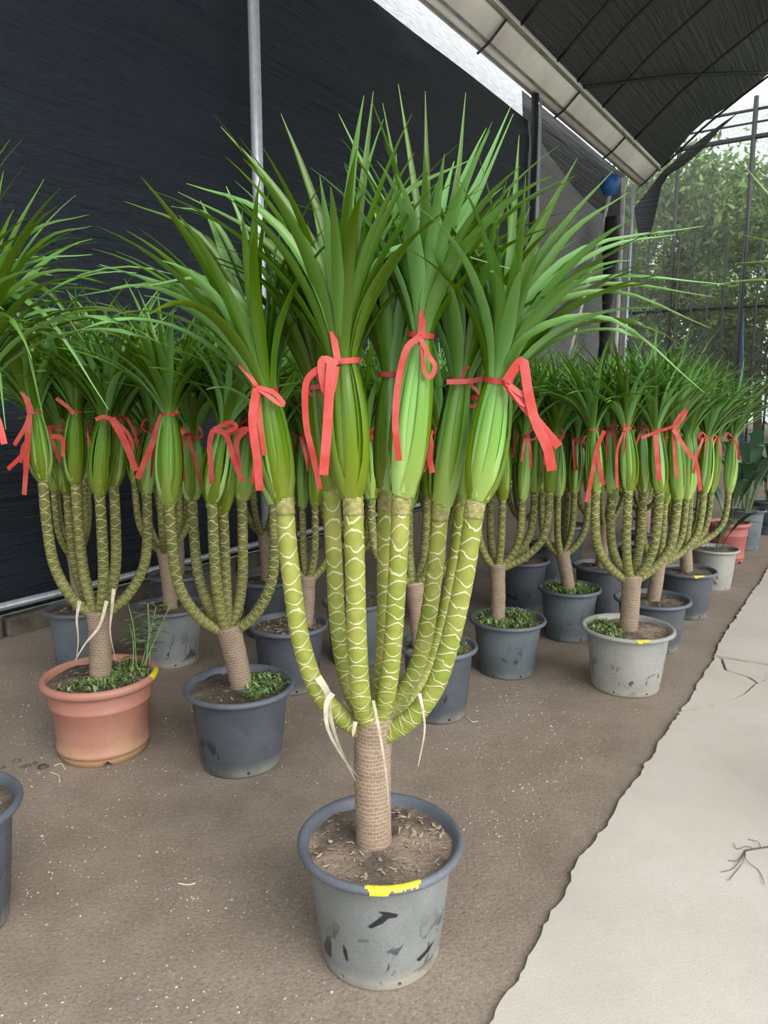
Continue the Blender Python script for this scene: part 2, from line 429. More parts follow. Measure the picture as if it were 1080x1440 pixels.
# an overlapping lower width of net with a visible hem
hem = sheet('net_hem', M['net_dark'], -3, 7.2, lambda s: .20, lambda s: 2.62 + .10 * (s - 1.9) * (1 if s < 2 else .1) - .05 * math.sin(s * 1.3), WP - .055, 60, 24, .012, None, None, None, wall)
def tube_obj(name, pts, r, mat, parent=None, seg=10, smooth_n=0, label=None, cat=None, kind=None, off=None, group=None):
    m_ = MB(); P = catmull(pts, smooth_n) if smooth_n else pts
    tube(m_, P, r, seg); o = m_.build(name, mat, parent, off or V((0, 0, 0)))
    return tag(o, label, cat, group, kind)
tube_obj('trim_rail', [L(-8, WP - .10, .195), L(9.72, WP - .10, .195)], .024, M['galv'], label='galvanised pipe rail along the foot of the netting', kind='structure')
kb = MB(); box(kb, L(1, WP + .02, .03), AL * 8.6, PE * .055, V((0, 0, .06)))
kb = tag(kb.build('trim_kerb', M['mortar'], smooth=False), 'low kerb of weathered concrete blocks under the netting', kind='structure')
s = -4.0; k = 0
while s < 9.0:
    ln = .62 + .06 * math.sin(k * 2.3); m_ = MB()
    box(m_, L(s + ln / 2, WP - .01 + .008 * math.sin(k * 5), .03), AL * (ln / 2 - .012), PE * .075, V((0, 0, .085)))
    o = m_.build('kerb_block', M['kerb'], kb, smooth=False)
    bv = o.modifiers.new('bevel', 'BEVEL'); bv.width = .014; bv.segments = 2
    s += ln; k += 1

# posts
def post(s, p, r, z1, mat, label, name='steel_post', z0=-.02, group=None):
    return tube_obj(name, [L(s, p, z0), L(s, p, z1)], r, mat, seg=14, label=label, cat='post', group=group)
post(4.355, WP - .17, .042, 5.2, M['galv'], 'bright galvanised steel post in front of the dark netting')
post(9.78, WP - .06, .05, 5.2, M['dark_steel'], 'dark steel post where the dark netting meets the grey cloth')
post(10.0, WP - .05, .022, 5.2, M['galv'], 'thin pale pole close beside the dark steel post')
def wall_s(u, v, p): return WPX(u, v, p).dot(AL)
post(wall_s(870, 400, WP - .04), WP - .04, .045, 5.1, M['pale_steel'], 'pale steel post beside the bundled black cloth')
post(wall_s(883, 400, WP - .04), WP - .04, .035, 5.1, M['galv'], 'slim grey post under the far end of the gutter')
tube_obj('diagonal_prop', [WPX(800, 500, WP - .12), WPX(858, 272, WP - .14)], .028, M['pale_steel'], label='pale prop pole leaning against the grey cloth', cat='prop')
# beyond the post: lighter grey cloth, a dark sagging valance above it, bundled black cloth
sheet('grey_shade_cloth', M['net_grey'], 9.8, 15.0, lambda s: .1, lambda s: 4.95 - .30 * max(0, math.sin((s - 9.8) / 5.2 * math.pi)) ** .8 - .09 * (s - 9.8), WP + .07, 40, 40, .03, None, 'light grey shade cloth stretched beyond the dark post', cat='cloth')
sheet('valance_cloth', M['net_black'], 9.8, 14.6, lambda s: 4.75 - .30 * math.sin((s - 9.8) / 4.8 * math.pi) - .1 * (s - 9.8), lambda s: 5.3, WP + .14, 30, 16, .02, None, 'dark sagging valance above the light grey cloth', cat='cloth')
mb = MB()
P = [L(wall_s(855, 400, WP - .3) + .06 * math.sin(z * 2.1), WP - .3, z) for z in [.9 + .25 * i for i in range(14)]]
tube(mb, P, lambda t: .10 + .03 * math.sin(t * 9) + .02 * math.sin(t * 31), 14)
tag(mb.build('bundled_cloth', M['net_black']), 'bundle of black cloth hanging beside the pale post', 'cloth')
# a strip of white translucent cloth fills the slot under the gutter
mb = MB()
for i in range(41):
    s = -2 + 11.8 * i / 40
    mb.add(L(s, WP + .10, 4.80), (s, 0)); mb.add(L(s, WP + .16, 5.6), (s, 1))
for i in range(40): mb.face(2 * i, 2 * i + 2, 2 * i + 3, 2 * i + 1)
tag(mb.build('white_cloth_strip', M['white_cloth']), 'strip of white translucent cloth in the slot under the gutter', 'cloth')

# gutter
gr = empty('roof_gutter', L(5, 4, 5.2)); tag(gr, 'long cream metal roof gutter running above the netting', 'gutter'); go = V(gr.location)
mb = MB(); prof = [(4.16, 5.24), (4.12, 5.22), (4.02, 5.26), (3.88, 5.38), (3.80, 5.455), (3.79, 5.53)]
NS = 30
for i in range(NS + 1):
    s = -4 + 19.1 * i / NS
    for p, z in prof: mb.add(L(s, p, z), (s, p))
for i in range(NS):
    for j in range(len(prof) - 1):
        a = i * len(prof) + j; mb.face(a, a + len(prof), a + len(prof) + 1, a + 1)
trough = mb.build('trough', M['gutter'], gr, go)
sol = trough.modifiers.new('sheet', 'SOLIDIFY'); sol.thickness = .006
for p, z, r in ((4.14, 5.225, .028), (4.02, 5.25, .018), (3.80, 5.45, .024)):
    m_ = MB(); tube(m_, [L(-4, p, z), L(15.1, p, z)], r, 8); m_.build('lip', M['gutter_lip'], gr, go)
for s in (3.0, 5.6, 8.2, 10.6, 12.8, 14.9):
    m_ = MB(); tube(m_, [L(s, 4.14, 5.15), L(s, 4.0, 5.23), L(s, 3.79, 5.42)], .016, 8); m_.build('bracket', M['dark_steel'], gr, go)

# roof: a tunnel of black net over steel hoops
def arch(p):
    pts = [(4.13, 5.25), (3.67, 5.62), (3.1, 6.10), (2.5, 6.50), (1.9, 6.86), (1.0, 7.22), (0, 7.35)]
    q = abs(p)
    for (a, za), (b, zb) in zip(pts[:-1], pts[1:]):
        if b <= q <= a: return zb + (za - zb) * (q - b) / (a - b)
    return 5.25
RS0, RS1 = 0.8, 15.3
mb = MB(); NSS, NPP = 48, 40
for i in range(NSS + 1):
    for j in range(NPP + 1):
        p = 4.12 - 8.24 * j / NPP; s = RS0 + (RS1 - RS0) * i / NSS
        if i == NSS: s += .25 * noise.noise(V((p * 1.4, 0, 3)))
        z = arch(p) + .09 + .03 * noise.noise(V((s, p, 0)))
        mb.add(L(s, p, z), (s, p * 1.2))
for i in range(NSS):
    for j in range(NPP):
        a = i * (NPP + 1) + j; mb.face(a, a + NPP + 1, a + NPP + 2, a + 1)
roof = tag(mb.build('ceiling', M['net_roof']), 'black netting stretched over the curved tunnel roof', kind='structure')
for s in (1.5, 3.5, 5.5, 7.4, 8.6, 9.75, 10.5, 11.6, 13.3, 15.2):
    tube_obj('hoop', [L(s, p, arch(p)) for p in [3.80 - 7.93 * i / 48 for i in range(49)]], .021, M['hoop_steel'], roof, 8)
br = []
for i in range(13):
    t = .18 + .82 * i / 12; s = 9.75 + 5.3 * t; p = 4.1 - 2.05 * t ** 1.05; br.append(L(s, p, arch(p) - .04))
tube_obj('brace', br, .026, M['dark_steel'], roof, 8)
for p in (1.7, -1.7):
    tube_obj('purlin', [L(RS0, p, arch(p) - .03), L(RS1, p, arch(p) - .03)], .02, M['dark_steel'], roof, 8)
for s in (1.5, 5.5, 9.75, 15.2):
    tube_obj('steel_post', [L(s, -4.1, -.02), L(s, -4.1, 5.3)], .05, M['dark_steel'], seg=10, label='dark steel post on the open side beyond the path', cat='post', group='posts of the open side')

# far end: torn black flap, blue bucket, frame with sheer screen, trees
def poly_cloth(name, pix, s, mat, label, th=.02):
    m_ = MB(); a = [SP(u, v, s) for u, v in pix]; n = len(a)
    f = [m_.add(q, (q.x, q.z)) for q in a]; b = [m_.add(q + AL * th, (q.x, q.z)) for q in a]
    m_.face(*f); m_.face(*b[::-1])
    for i in range(n): m_.face(f[i], b[i], b[(i + 1) % n], f[(i + 1) % n])
    return tag(m_.build(name, mat, smooth=False), label, 'cloth')
poly_cloth('torn_flap', ((892, 292), (908, 272), (930, 243), (962, 214), (990, 192), (1020, 170), (1036, 160), (1012, 182), (998, 198), (985, 212), (962, 232), (940, 246), (930, 262), (922, 300), (913, 336), (908, 326), (900, 340), (895, 318)), 15.45, M['net_black'], 'torn black flap hanging from the end of the roof')
mb = MB(); c = WPX(858, 262, WP - .25)
lathe(mb, c, [(.001, -.13), (.10, -.12), (.15, -.02), (.16, .08), (.13, .15), (.06, .17), (.001, .17)], 18)
tag(mb.build('blue_float', M['blue']), 'round blue plastic float hung under the gutter end', 'float')

fr = empty('screen_frame', L(17.2, 0, 0)); tag(fr, 'sheer grey screen on a steel frame beyond the tunnel', 'screen'); fo = V(fr.location)
mb = MB()
for i in range(33):
    p = 5.2 - 14 * i / 32
    for j in range(13): mb.add(L(17.25 + .04 * noise.noise(V((p * 2, j, 0))), p, 6.95 * j / 12 + .05), (p, 6.95 * j / 12))
for i in range(32):
    for j in range(12): a = i * 13 + j; mb.face(a, a + 13, a + 14, a + 1)
mb.build('net_panel', M['screen'], fr, fo)
for z, r in ((6.86, .03), (6.62, .022), (6.35, .05), (3.1, .03)):
    m_ = MB(); tube(m_, [L(17.15, 5.2, z), L(17.15, -8.8, z)], r, 8); m_.build('rail', M['dark_steel'], fr, fo)
for p, r, z in ((5.1, .05, 6.9), (3.95, .04, 6.4), (2.55, .05, 7.1), (.9, .05, 6.4), (-1.2, .05, 6.9), (-3.4, .05, 6.9), (-6, .05, 6.9), (-8.5, .05, 6.9)):
    m_ = MB(); tube(m_, [L(17.14, p, -.02), L(17.14, p, z)], r, 8); m_.build('upright', M['dark_steel'], fr, fo)
for i in range(22):
    p = 4.75 - .31 * i; m_ = MB(); tube(m_, [L(17.1, p, 0), L(17.1, p, 4.55 + .12 * math.sin(i * 2.2))], .024, 6); m_.build('bar', M['dark_steel'], fr, fo)
tube_obj('blue_pipe', [SP(1043, 640, 17.6), SP(1043, 428, 17.6)], .045, M['blue'], label='blue plastic pipe standing at the sheer screen', cat='pipe')
rngt = random.Random(11)
def tree(s, p, h, r, label, nl=2600):
    t = empty('tree', L(s, p, -.02)); tag(t, label, 'tree', 'trees beyond the screen'); off = V(t.location)
    m_ = MB(); P = catmull([L(s, p, -.05), L(s + .1, p + .15, h * .35), L(s, p - .1, h * .8)], 10); tube(m_, P, lambda q: .14 * (1 - .7 * q), 8)
    for k in range(6):
        a = k * 1.05; z = h * (.3 + .08 * k)
        tube(m_, catmull([L(s, p, z), L(s + math.cos(a) * r * .4, p + math.sin(a) * r * .4, z + .5), L(s + math.cos(a) * r * .8, p + math.sin(a) * r * .8, z + .7)], 6), lambda q: .05 * (1 - .7 * q), 5)
    m_.build('trunk', M['bark'], t, off)
    m_ = MB()
    cl = [V((rngt.uniform(-.75, .75), rngt.uniform(-.8, .8), rngt.uniform(-1.05, .9))) for _ in range(44)]
    for k in range(nl):
        c0 = rngt.choice(cl); d = V((rngt.gauss(0, .16), rngt.gauss(0, .16), rngt.gauss(0, .13))) + c0
        q = L(s + d.x * r, p + d.y * r, max(.2, h * .58 + d.z * h * .45))
        a = V((rngt.uniform(-1, 1), rngt.uniform(-1, 1), rngt.uniform(-1, .6))).normalized(); b = a.cross(V((rngt.uniform(-1, 1), rngt.uniform(-1, 1), rngt.uniform(-1, 1)))).normalized()
        z = rngt.uniform(.07, .15); u = rngt.random()
        i = [m_.add(x, (u, vv)) for x, vv in ((q - a * z, .4), (q + b * z * .4, .5), (q + a * z, .8), (q - b * z * .4, .5))]; m_.face(*i)
    tag(m_.build('foliage', M['tree_leaf'], t, off, False), kind='stuff')
for s, p, h, r in ((20.5, 4.6, 6.6, 1.7), (20.2, .6, 6.2, 1.7), (25, 7.6, 7.8, 2.0), (25, 3.0, 7.6, 2.0), (20.5, -3.2, 6.2, 1.7), (25, -1.6, 7.4, 2.0), (20.5, 9.2, 6.2, 1.7), (30, 5.4, 8.6, 2.4), (30, -.4, 8.6, 2.4), (30, 11.2, 8.6, 2.4)):
    tree(s, p, h, r, 'leafy green tree standing beyond the sheer screen', 16000 if p > 0 and s < 29 else 7000)

# ------------------------------------------------------------------ the potted dracaenas
FRONT = V((0, -1, 0))
def pot_fit(a, b, vr, vb):
    """rim edges, rim row and lowest row of a pot in the photograph -> centre on the ground, height, rim radius"""
    h = .345; u = (a + b) / 2
    for _ in range(12):
        c = G(u, vr, h); D = G(b, vr, h).x - G(a, vr, h).x
        y = G(u, vb).y + .36 * D
        h += (HC - h) * (c.y - y) / c.y * .8
        h = min(.40, max(.28, h))
    c = G(u, vr, h); return V((c.x, c.y, 0)), h, D / 2
def make_pot(root, c, h, R, kind, seg=48):
    k = R / .201; m_ = MB(); q = MB(); z = h / .345
    body = M['pot_' + kind]
    if kind in ('terra', 'red'):
        pr = [(.0, .030), (.138, .030), (.142, 0), (.150, 0), (.1515, .024), (.153, .035), (.158, .038), (.160, .05), (.156, .055), (.158, .10), (.168, .225), (.174, .233), (.1755, .24), (.172, .246), (.176, .30), (.180, .312)]
        rows = lathe(m_, c, [(r * k, y * z) for r, y in pr], seg)
        for an in (-1.12, 2.02):                      # notches cut up into the foot ring
            for k_ in range(seg + 1):
                da = (k_ / seg * math.tau - an + math.pi) % math.tau - math.pi
                if abs(da) < .11:
                    for j_ in (2, 3):
                        x_ = m_.v[rows[j_][k_]]; m_.v[rows[j_][k_]] = (x_[0], x_[1], c.z + .023)
        rp = [(.178, .302), (.190, .306), (.199, .316), (.201, .328), (.197, .340), (.188, .345), (.180, .341), (.176, .330), (.170, .28)]
        rm = body
    else:
        pr = [(.0, .010), (.130, .010), (.134, 0), (.141, .001), (.145, .012), (.1455, .030), (.146, .04), (.150, .055), (.163, .20), (.170, .285), (.1735, .322)]
        lathe(m_, c, [(r * k, y * z) for r, y in pr], seg, wob=lambda a, zz: .006 * math.sin(3 * a + c.x * 9) * (1 - zz / h))
        holes = []
        for an in (-1.25, -2.2):                      # open one wall cell and leave a round hole in it
            k_ = int((an % math.tau) / math.tau * seg); b0 = 4 * (seg + 1); b1 = 5 * (seg + 1)
            q4 = (b0 + k_, b0 + k_ + 1, b1 + k_ + 1, b1 + k_)
            fi = m_.f.index(q4); m_.f.pop(fi); m_.mi.pop(fi)
            P4 = [V(m_.v[x]) for x in q4]
            def bl(a, b): return P4[0] * (1 - a) * (1 - b) + P4[1] * a * (1 - b) + P4[2] * a * b + P4[3] * (1 - a) * b
            sq = [bl(a, b) for a, b in ((0, 0), (.5, 0), (1, 0), (1, .5), (1, 1), (.5, 1), (0, 1), (0, .5))]
            wx = (P4[1] - P4[0]).length; hx = (P4[3] - P4[0]).length; rr = .0062
            oc = [bl(.5 + rr / wx * math.cos(t_), .5 + rr / hx * math.sin(t_)) for t_ in [-2.356 + .7854 * n_ for n_ in range(8)]]
            si = [m_.add(x) for x in sq]; oi = [m_.add(x) for x in oc]
            for n_ in range(8): m_.face(si[n_], si[(n_ + 1) % 8], oi[(n_ + 1) % 8], oi[n_])
            holes.append(oc)
        rp = [(.170, .316), (.178, .319), (.1915, .3215), (.1985, .3245), (.201, .330), (.200, .338), (.194, .345), (.187, .3445), (.181, .338), (.175, .326), (.166, .300)]
        rm = M['rim'] if kind != 'light' else body
    p = m_.build('pot', body, root, c)
    lathe(q, c, [(r * k, y * z) for r, y in rp], seg); q.build('rim', rm, p, c)
    if kind not in ('terra', 'red'):
        for cells in holes:
            d = MB(); n8 = len(cells); ax_ = sum(cells, V((0, 0, 0))) / n8; inn = V((c.x - ax_.x, c.y - ax_.y, 0)).normalized() * .022
            a_ = [d.add(x) for x in cells]; b_ = [d.add(x + inn) for x in cells]
            for k_ in range(n8): d.face(a_[k_], a_[(k_ + 1) % n8], b_[(k_ + 1) % n8], b_[k_])
            d.face(*b_); d.build('drain_hole', body, p, c, False)
    return p
def rim_paint(p, c, h, R, a0, a1):
    k = R / .201; z = h / .345; m_ = MB()
    rp = [(.199, .3248), (.2016, .327), (.2018, .330), (.2016, .334), (.2008, .3385), (.198, .3425), (.1945, .3457), (.191, .3460), (.1868, .3453), (.183, .342), (.1806, .3385)]; n = 36; rows = []
    rq = random.Random(int(c.x * 100))
    for i in range(n + 1):
        a = a0 + (a1 - a0) * i / n
        rows.append([m_.add(c + V((math.cos(a) * r * k, math.sin(a) * r * k, y * z)), (i, 0)) for r, y in rp])
    for i in range(n):
        e = min(i, n - 1 - i); lo = (0 if 3 < i < 15 else 3) + (rq.randint(0, 1)) + max(0, 3 - e); hi = len(rp) - 1 - rq.randint(0, 1) - max(0, 3 - e)
        for j in range(lo, hi): m_.face(rows[i][j], rows[i + 1][j], rows[i + 1][j + 1], rows[i][j + 1])
    o = m_.build('paint_mark', M['yellow'], p, c); o['label'] = 'yellow paint dab on the rim'
def make_soil(root, c, h, R, mat, rg, chips=60):
    k = R / .201; m_ = MB(); zt = h - .024; R0 = .1745 * k
    ctr = m_.add(c + V((0, 0, zt + .012)))
    rows = []
    for j in range(1, 11):
        r = R0 * j / 10
        rows.append([m_.add(c + V((r * math.cos(i * .1745), r * math.sin(i * .1745), zt + .012 * (1 - j / 10) + .010 * noise.noise(V((c.x * 7 + r * 22 * math.cos(i * .1745), r * 22 * math.sin(i * .1745), c.y)))))) for i in range(36)])
    for i in range(36): m_.face(ctr, rows[0][i], rows[0][(i + 1) % 36])
    for j in range(9):
        for i in range(36): m_.face(rows[j][i], rows[j + 1][i], rows[j + 1][(i + 1) % 36], rows[j][(i + 1) % 36])
    so = m_.build('soil', mat, root, c)
    m_ = MB()
    for _ in range(chips):
        a = rg.random() * 6.28; r = R0 * math.sqrt(rg.random()) * .93; z = zt + .012 * (1 - r / R0) + .004 + .010 * noise.noise(V((c.x * 7 + r * 22 * math.cos(a), r * 22 * math.sin(a), c.y)))
        q = c + V((r * math.cos(a), r * math.sin(a), z)); ln = rg.uniform(.004, .014); wd = ln * rg.uniform(.2, .6); b = rg.random() * 6.28
        t_ = V((math.cos(b), math.sin(b), rg.uniform(-.2, .3))) * ln; s_ = V((-math.sin(b), math.cos(b), rg.uniform(-.3, .3))) * wd
        m_.face(*[m_.add(x) for x in (q - t_, q + s_, q + t_ + V((0, 0, .003)), q - s_)])
    tag(m_.build('leaf_litter', M['litter'], so, c, False), kind='stuff')
    return zt
def weeds(root, c, zt, R, rg, n, a0, a1, r0=.05, hgt=.04):
    m_ = MB()
    for _ in range(n):
        a = rg.uniform(a0, a1); r = rg.uniform(r0, R * .92); q = c + V((r * math.cos(a), r * math.sin(a), zt - .004))
        for k in range(5):
            b = rg.random() * 6.28; l = hgt * rg.uniform(.4, 1.2); d = V((math.cos(b), math.sin(b), 0))
            wd = rg.uniform(.002, .005); u = rg.random()
            p0 = q; p1 = q + d * l * .35 + V((0, 0, l * .7)); p2 = q + d * l * rg.uniform(.7, 1.1) + V((0, 0, l * rg.uniform(.4, .9))); sd_ = V((-d.y, d.x, 0)) * wd
            i = [m_.add(p0 - sd_ * .5, (u, .1)), m_.add(p0 + sd_ * .5, (u, .1)), m_.add(p1 + sd_, (u, .4)), m_.add(p1 - sd_, (u, .4)), m_.add(p2, (u, .8))]
            m_.face(i[0], i[1], i[2], i[3]); m_.face(i[3], i[2], i[4])
    tag(m_.build('weed_patch', M['weed'], root, c), kind='stuff')

def leaf_pts(B, T, ax, phi, q, rb, rt, rs, Lg, spread, droop, rg, h0=0.0):
    """centre line of one blade: out from the stem, bulging, gathered at the tie, fanning above it"""
    A = (T - B); la = A.length; ad = A.normalized()
    e1 = ad.orthogonal().normalized(); e2 = ad.cross(e1)
    rad = e1 * math.cos(phi) + e2 * math.sin(phi)
    jit = rg.uniform(.72, 1.08); lay = rg.uniform(-.003, .004); pts = []; nr = []
    n1 = 7; j0 = int(h0 * n1); hs = (1 - q) * .30
    for j in range(j0, n1 + 1):
        h = j / n1
        h = hs + (1 - hs) * h
        r = (rs * (1 - h) + rt * h) * (.35 + .65 * q) + rb * (q * jit) * math.sin(math.pi * h ** .80) ** .8
        pts.append(B + A * h + rad * (r + lay * min(1, h * 3))); nr.append(rad)
    d = (ad * .35 + ax * .65 + rad * spread * (.04 + .42 * q)).normalized(); p = pts[-1].copy(); n2 = 11; st = Lg / n2
    wb = rg.gauss(0, .05); side = d.cross(rad)
    for j in range(n2):
        t = (j + 1) / n2
        d = (d + rad * spread * (.05 + .10 * q) + V((0, 0, -1)) * droop * (.25 + q) * t * .22 + side * wb * .12).normalized()
        p = p + d * st; pts.append(p.copy()); nr.append((rad - d * rad.dot(d)).normalized())
    return pts, nr, n1 - j0
def blade(mb, pts, nr, nt, wd, u):
    n = len(pts) - 1; prev = None
    for i, p in enumerate(pts):
        t = (pts[min(i + 1, n)] - pts[max(i - 1, 0)]).normalized(); nn = nr[i]; s = t.cross(nn)
        s = s.normalized() if s.length > 1e-5 else V((1, 0, 0)); nn = s.cross(t)
        v = i / n
        if i <= nt: f = (1.25, 1.05, .78, .66, .60, .56, .54, .54)[min(7, 7 - nt + i)]
        else:
            x = (i - nt) / (n - nt); f = (.54 + .46 * min(1, x / .3)) * (1 - max(0, (x - .2) / .8) ** 1.6)
        h = max(wd * f * .5, .0006)
        vv = .33 * i / max(nt, 1) if i <= nt else .33 + .67 * (i - nt) / (n - nt)
        if nt < 7 and i <= nt: vv = .33 - .33 * (nt - i) / 7
        q = (mb.add(p - s * h + nn * h * -.35, (u - .03, vv)), mb.add(p + nn * h * .12, (u, vv)), mb.add(p + s * h + nn * h * -.35, (u + .03, vv)))
        if prev:
            mb.face(prev[0], prev[1], q[1], q[0]); mb.face(prev[1], prev[2], q[2], q[1])
        prev = q
def arch_normals(P):
    nr = []
    for k in range(len(P)):
        t = (P[min(k + 1, len(P) - 1)] - P[max(k - 1, 0)]).normalized(); f_ = V((.15, -.75, .60)); f_ = f_ - t * f_.dot(t)
        nr.append(f_.normalized() * -1)
    return nr
def crown(root, off, B, T, ax, rg, n=37, rb=.045, rt=.028, rs=.02, L0=.42, L1=.62, spread=.75, droop=.5, wd=.027, single=True, mat=None, extra=()):
    mat = mat or M['leaf']; A = T - B; la = A.length; ad = A.normalized()
    m_ = MB(); P = [B - ad * .02 + A * (i / 8) * 1.12 for i in range(9)]
    tube(m_, P, lambda t: max(.004, (rs * .92 * (1 - t) + rt * .55 * t + rb * .26 * math.sin(math.pi * min(1, t * .95) ** .85))), 10, lambda t, l: .30 * t)
    sh = m_.build('leaf_sheath', mat, root, off)
    jm = None if single else MB()
    ax = ax.normalized()
    specs = []
    for i in range(n):
        q = ((i + .5) / n) ** .62; phi = i * 2.39996 + rg.uniform(-.25, .25)
        Lg = (L1 + (L0 - L1) * q * .7) * rg.uniform(.82, 1.08)
        specs.append((ax, phi, q, Lg, spread * rg.uniform(.75, 1.25), droop * rg.uniform(.5, 1.6), wd * rg.uniform(.8, 1.15), 0.0 if q > .45 else .55))
    for i, (a_, phi, q, Lg, sp, dr, wd_, h0) in enumerate(specs):
        tint = rg.random()
        for k_ in range(90):
            k = min(k_, 32)
            pts, nr, nt = leaf_pts(B, T, (a_ + V((0, 0, .08 * k))).normalized(), phi + (rg.uniform(-.12, .12) * k if k else 0), q, rb * .97 ** k, rt, rs, Lg * .975 ** k, sp * .92 ** k, dr * .9 ** k, rg, h0)
            one = MB(); blade(one, pts, nr, nt, wd_, tint)
            if clear(one): break
        else: MISS.append(root.name)
        if single: one.build('leaf', mat, sh, off)
        else: jm.join(one)
    for (pts, wd_) in extra:                      # single long arching blades, traced
        P = catmull([T + (ad * -.02)] + pts, 12); one = MB() if single else jm
        nr = arch_normals(P)
        blade(one, P, nr, 0, wd_, rg.random())
        if single: one.build('leaf', mat, sh, off)
    if not single: tag(jm.build('leaf_tuft', mat, sh, off), kind='stuff')
    return sh
def tie(root, off, T, ad, r, segs, ywid=.012):
    """red tape: a band round the crown plus its traced or hanging ends"""
    m_ = MB(); e1 = ad.orthogonal().normalized(); e2 = ad.cross(e1); n = 20
    rows = []
    for i in range(n + 1):
        a = i / n * math.tau; d = e1 * math.cos(a) + e2 * math.sin(a)
        rows.append((m_.add(T + d * r - ad * ywid / 2, (0, a * r)), m_.add(T + d * (r + .001) + ad * ywid / 2, (1, a * r))))
    for i in range(n): m_.face(rows[i][0], rows[i + 1][0], rows[i + 1][1], rows[i][1])
    b = m_.build('ribbon', M['ribbon'], root, off)
    for nm, pts, wd, tw in segs:
        m2 = MB(); nrm = (V((.25, -1, .1))).normalized(); strip(m2, pts, wd, nrm, 14, tw); m2.build(nm, M['ribbon'], b, off)
    return b
def knot(b, off, k, r=.008):
    m2 = MB(); lathe(m2, k, [(.0005, -r), (r * .8, -r * .6), (r, 0), (r * .7, r * .6), (.0005, r)], 8); m2.build('knot', M['ribbon'], b, off)
def hang(T, rg, r, sc_=1.0, ang=None):
    """two hanging ends and a loop for a tie without a trace of its own"""
    a = rg.uniform(-2.7, -.45) if ang is None else ang; d = V((math.cos(a), math.sin(a), 0)); k = T + d * (r + .004); out = []
    for j in range(2):
        x = V((rg.uniform(-.06, .06), rg.uniform(-.03, .01), 0)); l = rg.uniform(.10, .2) * sc_
        out.append(('ribbon_tail', [k, k + d * .035 + x * .4 + V((0, 0, -.01)), k + d * .05 + x + V((0, 0, -l * .5)), k + d * .045 + x * 1.3 + V((0, 0, -l))], .013, rg.uniform(-1.2, 1.2)))
    s_ = V((rg.choice((-1, 1)) * .035, -.01, 0))
    out.append(('ribbon_loop', [k, k + s_ + V((0, 0, .03)), k + s_ * 1.5, k + s_ * .8 + V((0, 0, -.02)), k], .009, .5))
    return out
def stem(root, off, pts, r0, r1, mat, ring=.026, seg=14, amp=.035, n=None):
    ln = sum((b - a).length for a, b in zip(pts[:-1], pts[1:])); n = n or max(20, int(ln / ring * 4))
    P = catmull(pts, n); m_ = MB(); tot = [0.0]
    def vf(t, l): return (l / ring) * (1.65 - .65 * min(1, t * 1.6)) if t < .62 else (l / ring) * 1.0
    def vf(t, l):       # rings lie closer together near the foot of the stem
        x = l / ln; return (ln / ring) * (1.5 * x - .5 * x * x)
    def rf(t):
        v = vf(t, t * ln); return (r0 + (r1 - r0) * t) * (1 + amp * (abs((v % 1) - .5) * 2 - .5))
    tube(m_, P, rf, seg, vf)
    return m_.build('stem', mat, root, off)
def trunk(root, off, pts, r0, r1, rg):
    P = catmull(pts, 26); m_ = MB()
    tube(m_, P, lambda t: (r0 + (r1 - r0) * t) * (1 + .015 * math.sin(t * 37 + rg) + .12 * max(0, t - .8) * 5), 20,
         None); 
    me = m_; u2 = [(u * math.tau * r0 * 1.6, v) for u, v in me.uv]; me.uv = u2
    return m_.build('trunk', M['trunk'], root, off)
def dry_strip(root, off, pts, wd, nrm=FRONT):
    m_ = MB(); strip(m_, pts, lambda t: wd * (1 - .6 * t), nrm, 12, .8); return m_.build('dried_leaf', M['dry'], root, off)

GROUP = 'potted dracaenas in the shade house'
# ---- the big plant standing out in front
rg = random.Random(1)
c, h, R = pot_fit(418, 652, 1174, 1397)
root = tag(empty('potted_dracaena', c), 'tall dracaena in a scraped grey pot with yellow rim paint, standing alone on open earth', 'potted plant', GROUP)
p = make_pot(root, c, h, R, 'grey', 72); rim_paint(p, c, h, R, -1.76, -1.08)
zt = make_soil(root, c, h, R, M['soil_sand'], rg, 130)
def on_pot(u, v):            # pixel -> point of the pot wall
    r = ray(u, v); o = V((0, 0, HC)); lo, hi = .3, 4
    best = None
    for i in range(3000):
        q = o + r * (1.0 + i * .0006)
        k = R / .201; rad = (.150 + (.170 - .150) * (q.z / (h / .345) - .055) / .23) * k
        if (V((q.x, q.y)) - V((c.x, c.y))).length <= rad * 1.006 + .0012: return q
    return o + r * 1.6
for pix in (((517, 1303), (530, 1294), (539, 1287), (532, 1282), (546, 1283), (560, 1286), (558, 1290), (546, 1292), (538, 1299), (522, 1306)),
            ((482, 1328), (487, 1336), (490, 1352), (487, 1351), (483, 1340)), ((586, 1350), (600, 1336), (611, 1322), (603, 1338), (590, 1352))):
    m_ = MB(); m_.face(*[m_.add(on_pot(*q)) for q in pix]); m_.build('scrape_mark', M['black_mark'], p, c, False)
Y0 = c.y
J = PX(526, 1020, Y0)
trunk(root, c, [V((PX(526, 1180, Y0).x, Y0, zt - .02)), PX(524, 1110, Y0), PX(524, 1060, Y0), PX(527, 1005, Y0)], .044, .046, 0)
